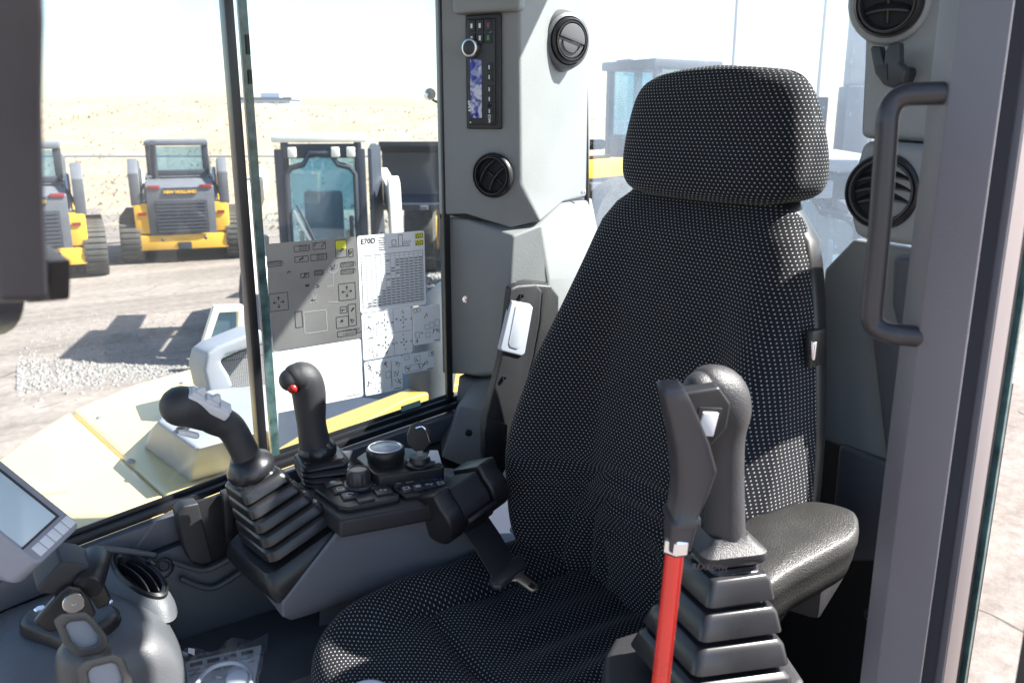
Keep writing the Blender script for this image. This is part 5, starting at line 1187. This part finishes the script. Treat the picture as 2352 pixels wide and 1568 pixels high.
bz_ = on_z(160, 1412, 1.754)
R = [rrect(bz_ + V((0, 0, h)), V((.5, -.86, 0)), V((.86, .5, 0)), .066*s, .045*s, .03*s, 4) for h, s in ((-.02, 1.05), (-.004, 1.03), (0, .98), (.004, .9))]
mb = MB(); mb.rings(R); mb.build('base_flange', black, br, bevel=.002)
for (a, b) in ((92, 1397), (238, 1370)):
    p_ = on_z(a, b, 1.764); mb = MB(); mb.lathe(p_ - V((0, 0, .012)), (0, 0, 1), [(.012, 0), (.012, .003), (.0085, .004), (.0085, .012), (.007, .0135)], 6); mb.build('bolt', chrome, br, smooth=20)
# cup-holder like black bracket on the sill
hb_ = thing('wall_bracket', 'black wall bracket with an upright tapered lug below the right window', 'bracket', on_y(450, 1220, .53))
mb = MB(); mb.prism(yp(((402, 1162), (520, 1128), (540, 1260), (470, 1296), (440, 1290)), .545), (0, -.008, 0)); mb.build('back_plate', black, hb_, bevel=.002)
mb = MB(); mb.prism(yp(((405, 1178), (420, 1162), (456, 1155), (488, 1284), (486, 1292), (466, 1298), (438, 1290), (424, 1262)), .512), (.0, .030, 0)); mb.build('lug', blackm, hb_, bevel=.004, seg=3)
mb = MB(); mb.prism(yp(((512, 1134), (530, 1128), (542, 1240), (520, 1250)), .522), (0, .02, 0)); mb.build('lug', blackm, hb_, bevel=.003)
# travel lever loops
def loop(label, cpx, y, s, tilt, pts, low):
    t = thing('travel_lever', label, 'travel lever', on_y(*low, y), 'travel levers at the lower left')
    mb = MB(); P = yp(pts, y); n_ = len(P); c = sum(P, V())/n_
    inn = [c+(p-c)*.62 for p in P]; off = V((.003, .022, -.014)); R = [P, [p+off for p in P], [p+off for p in inn], inn]
    mb.rings(R, closed=True); o = mb.build('loop', monitor_d, t, bevel=.005, seg=3)
    mb = MB(); mb.limb([c+V((.0, .034, -.05)), on_y(low[0], low[1], y)+V((0, .02, -.15))], [.030, .026], 18, 4); mb.build('stalk', monitor_d, t)
    mb = MB(); mb.prism([p+V((.0008, .006, -.004)) for p in inn], (.001, .006, -.003)); mb.build('loop_pad', greyext, t)
monitor_d = mat('warm grey plastic', (.075, .075, .072), .38, bump=(600, .3), var=(12, .08))
loop('warm grey travel lever with a hollow head, the taller of the pair', None, .10, 1, 0, ((122, 1424), (140, 1408), (196, 1404), (214, 1418), (248, 1462), (250, 1482), (232, 1500), (180, 1508), (146, 1480)), (190, 1540))
loop('hollow headed travel lever cut off by the bottom edge, lower of the pair', None, .04, 1, 0, ((176, 1536), (194, 1516), (262, 1500), (284, 1508), (304, 1560), (300, 1600), (230, 1620), (186, 1590)), (240, 1650))
# clear bag with papers, white earpiece
bg_ = thing('document_bag', 'clear plastic bag with printed papers lying on the side ledge at the bottom left', 'bag', on_z(460, 1560, 1.602))
P = [on_z(a, b, 1.602) for a, b in ((300, 1600), (320, 1540), (600, 1478), (570, 1640))]
mb = MB(); mb.prism([p-V((0, 0, .01)) for p in P], (0, 0, .008)); pp_ = mb.build('papers', paper, bg_)
Fp = Frame(P[1], P[2]-P[1], P[1]-P[0]); mb = MB(); mc = MB()
Wp = (P[2]-P[1]).length
for i in range(6):
    Fp.quad(mb, Wp*(.12+.14*i), Wp*(.22+.14*i), -.022, -.012, .0012); Fp.line(mc, (Wp*(.1+.14*i), -.032), (Wp*(.22+.14*i), -.032), .003, .0012); Fp.line(mc, (Wp*(.1+.14*i), -.044), (Wp*(.22+.14*i), -.044), .003, .0012)
flat(mb, 'print_block', ink, pp_); flat(mc, 'print_line', inkg, pp_)
vs = []; rb = random.Random(4); nb_ = 22
for i in range(nb_+1):
    for j in range(nb_+1):
        a, b = i/nb_, j/nb_; p_ = (P[1]*(1-a)+P[2]*a)*(1-b) + (P[0]*(1-a)+P[3]*a)*b; c_ = sum(P, V())/4
        vs.append(c_+(p_-c_)*1.12 + V((0, 0, .010 + .012*math.sin(a*19+b*7)*math.sin(b*13+a*3) + rb.uniform(-.003, .003))))
mb = MB(); mb.add(vs, [(i*(nb_+1)+j, i*(nb_+1)+j+1, (i+1)*(nb_+1)+j+1, (i+1)*(nb_+1)+j) for i in range(nb_) for j in range(nb_)]); mb.build('film', bag_m, bg_, smooth=25)
hs = thing('headset', 'white earpiece and cord lying on the plastic bag', 'headset', on_z(540, 1540, 1.63))
mb = MB(); mb.limb([on_z(a, b, 1.634) for a, b in ((440, 1590), (470, 1545), (505, 1525), (545, 1522), (572, 1540), (576, 1570))], [.0035]*6, 10, 6); mb.build('cord', white_p, hs)
mb = MB(); mb.lathe(on_z(545, 1560, 1.634), (-.2, -.3, .93), [(.013, -.004), (.017, 0), (.016, .004), (.011, .007), (.001, .008)], 24); mb.build('earpiece', white_p, hs)
cl_ = thing('cloth', 'corner of a pale lilac cloth at the bottom edge on the seat cushion', 'cloth', on_z(830, 1580, 1.66))
mb = MB(); mb.limb([on_z(a, b, 1.675) for a, b in ((800, 1600), (835, 1585), (880, 1590), (930, 1640))], [.012, .016, .016, .014], 14, 5, flat=.5); mb.build('fold', white_p, cl_)
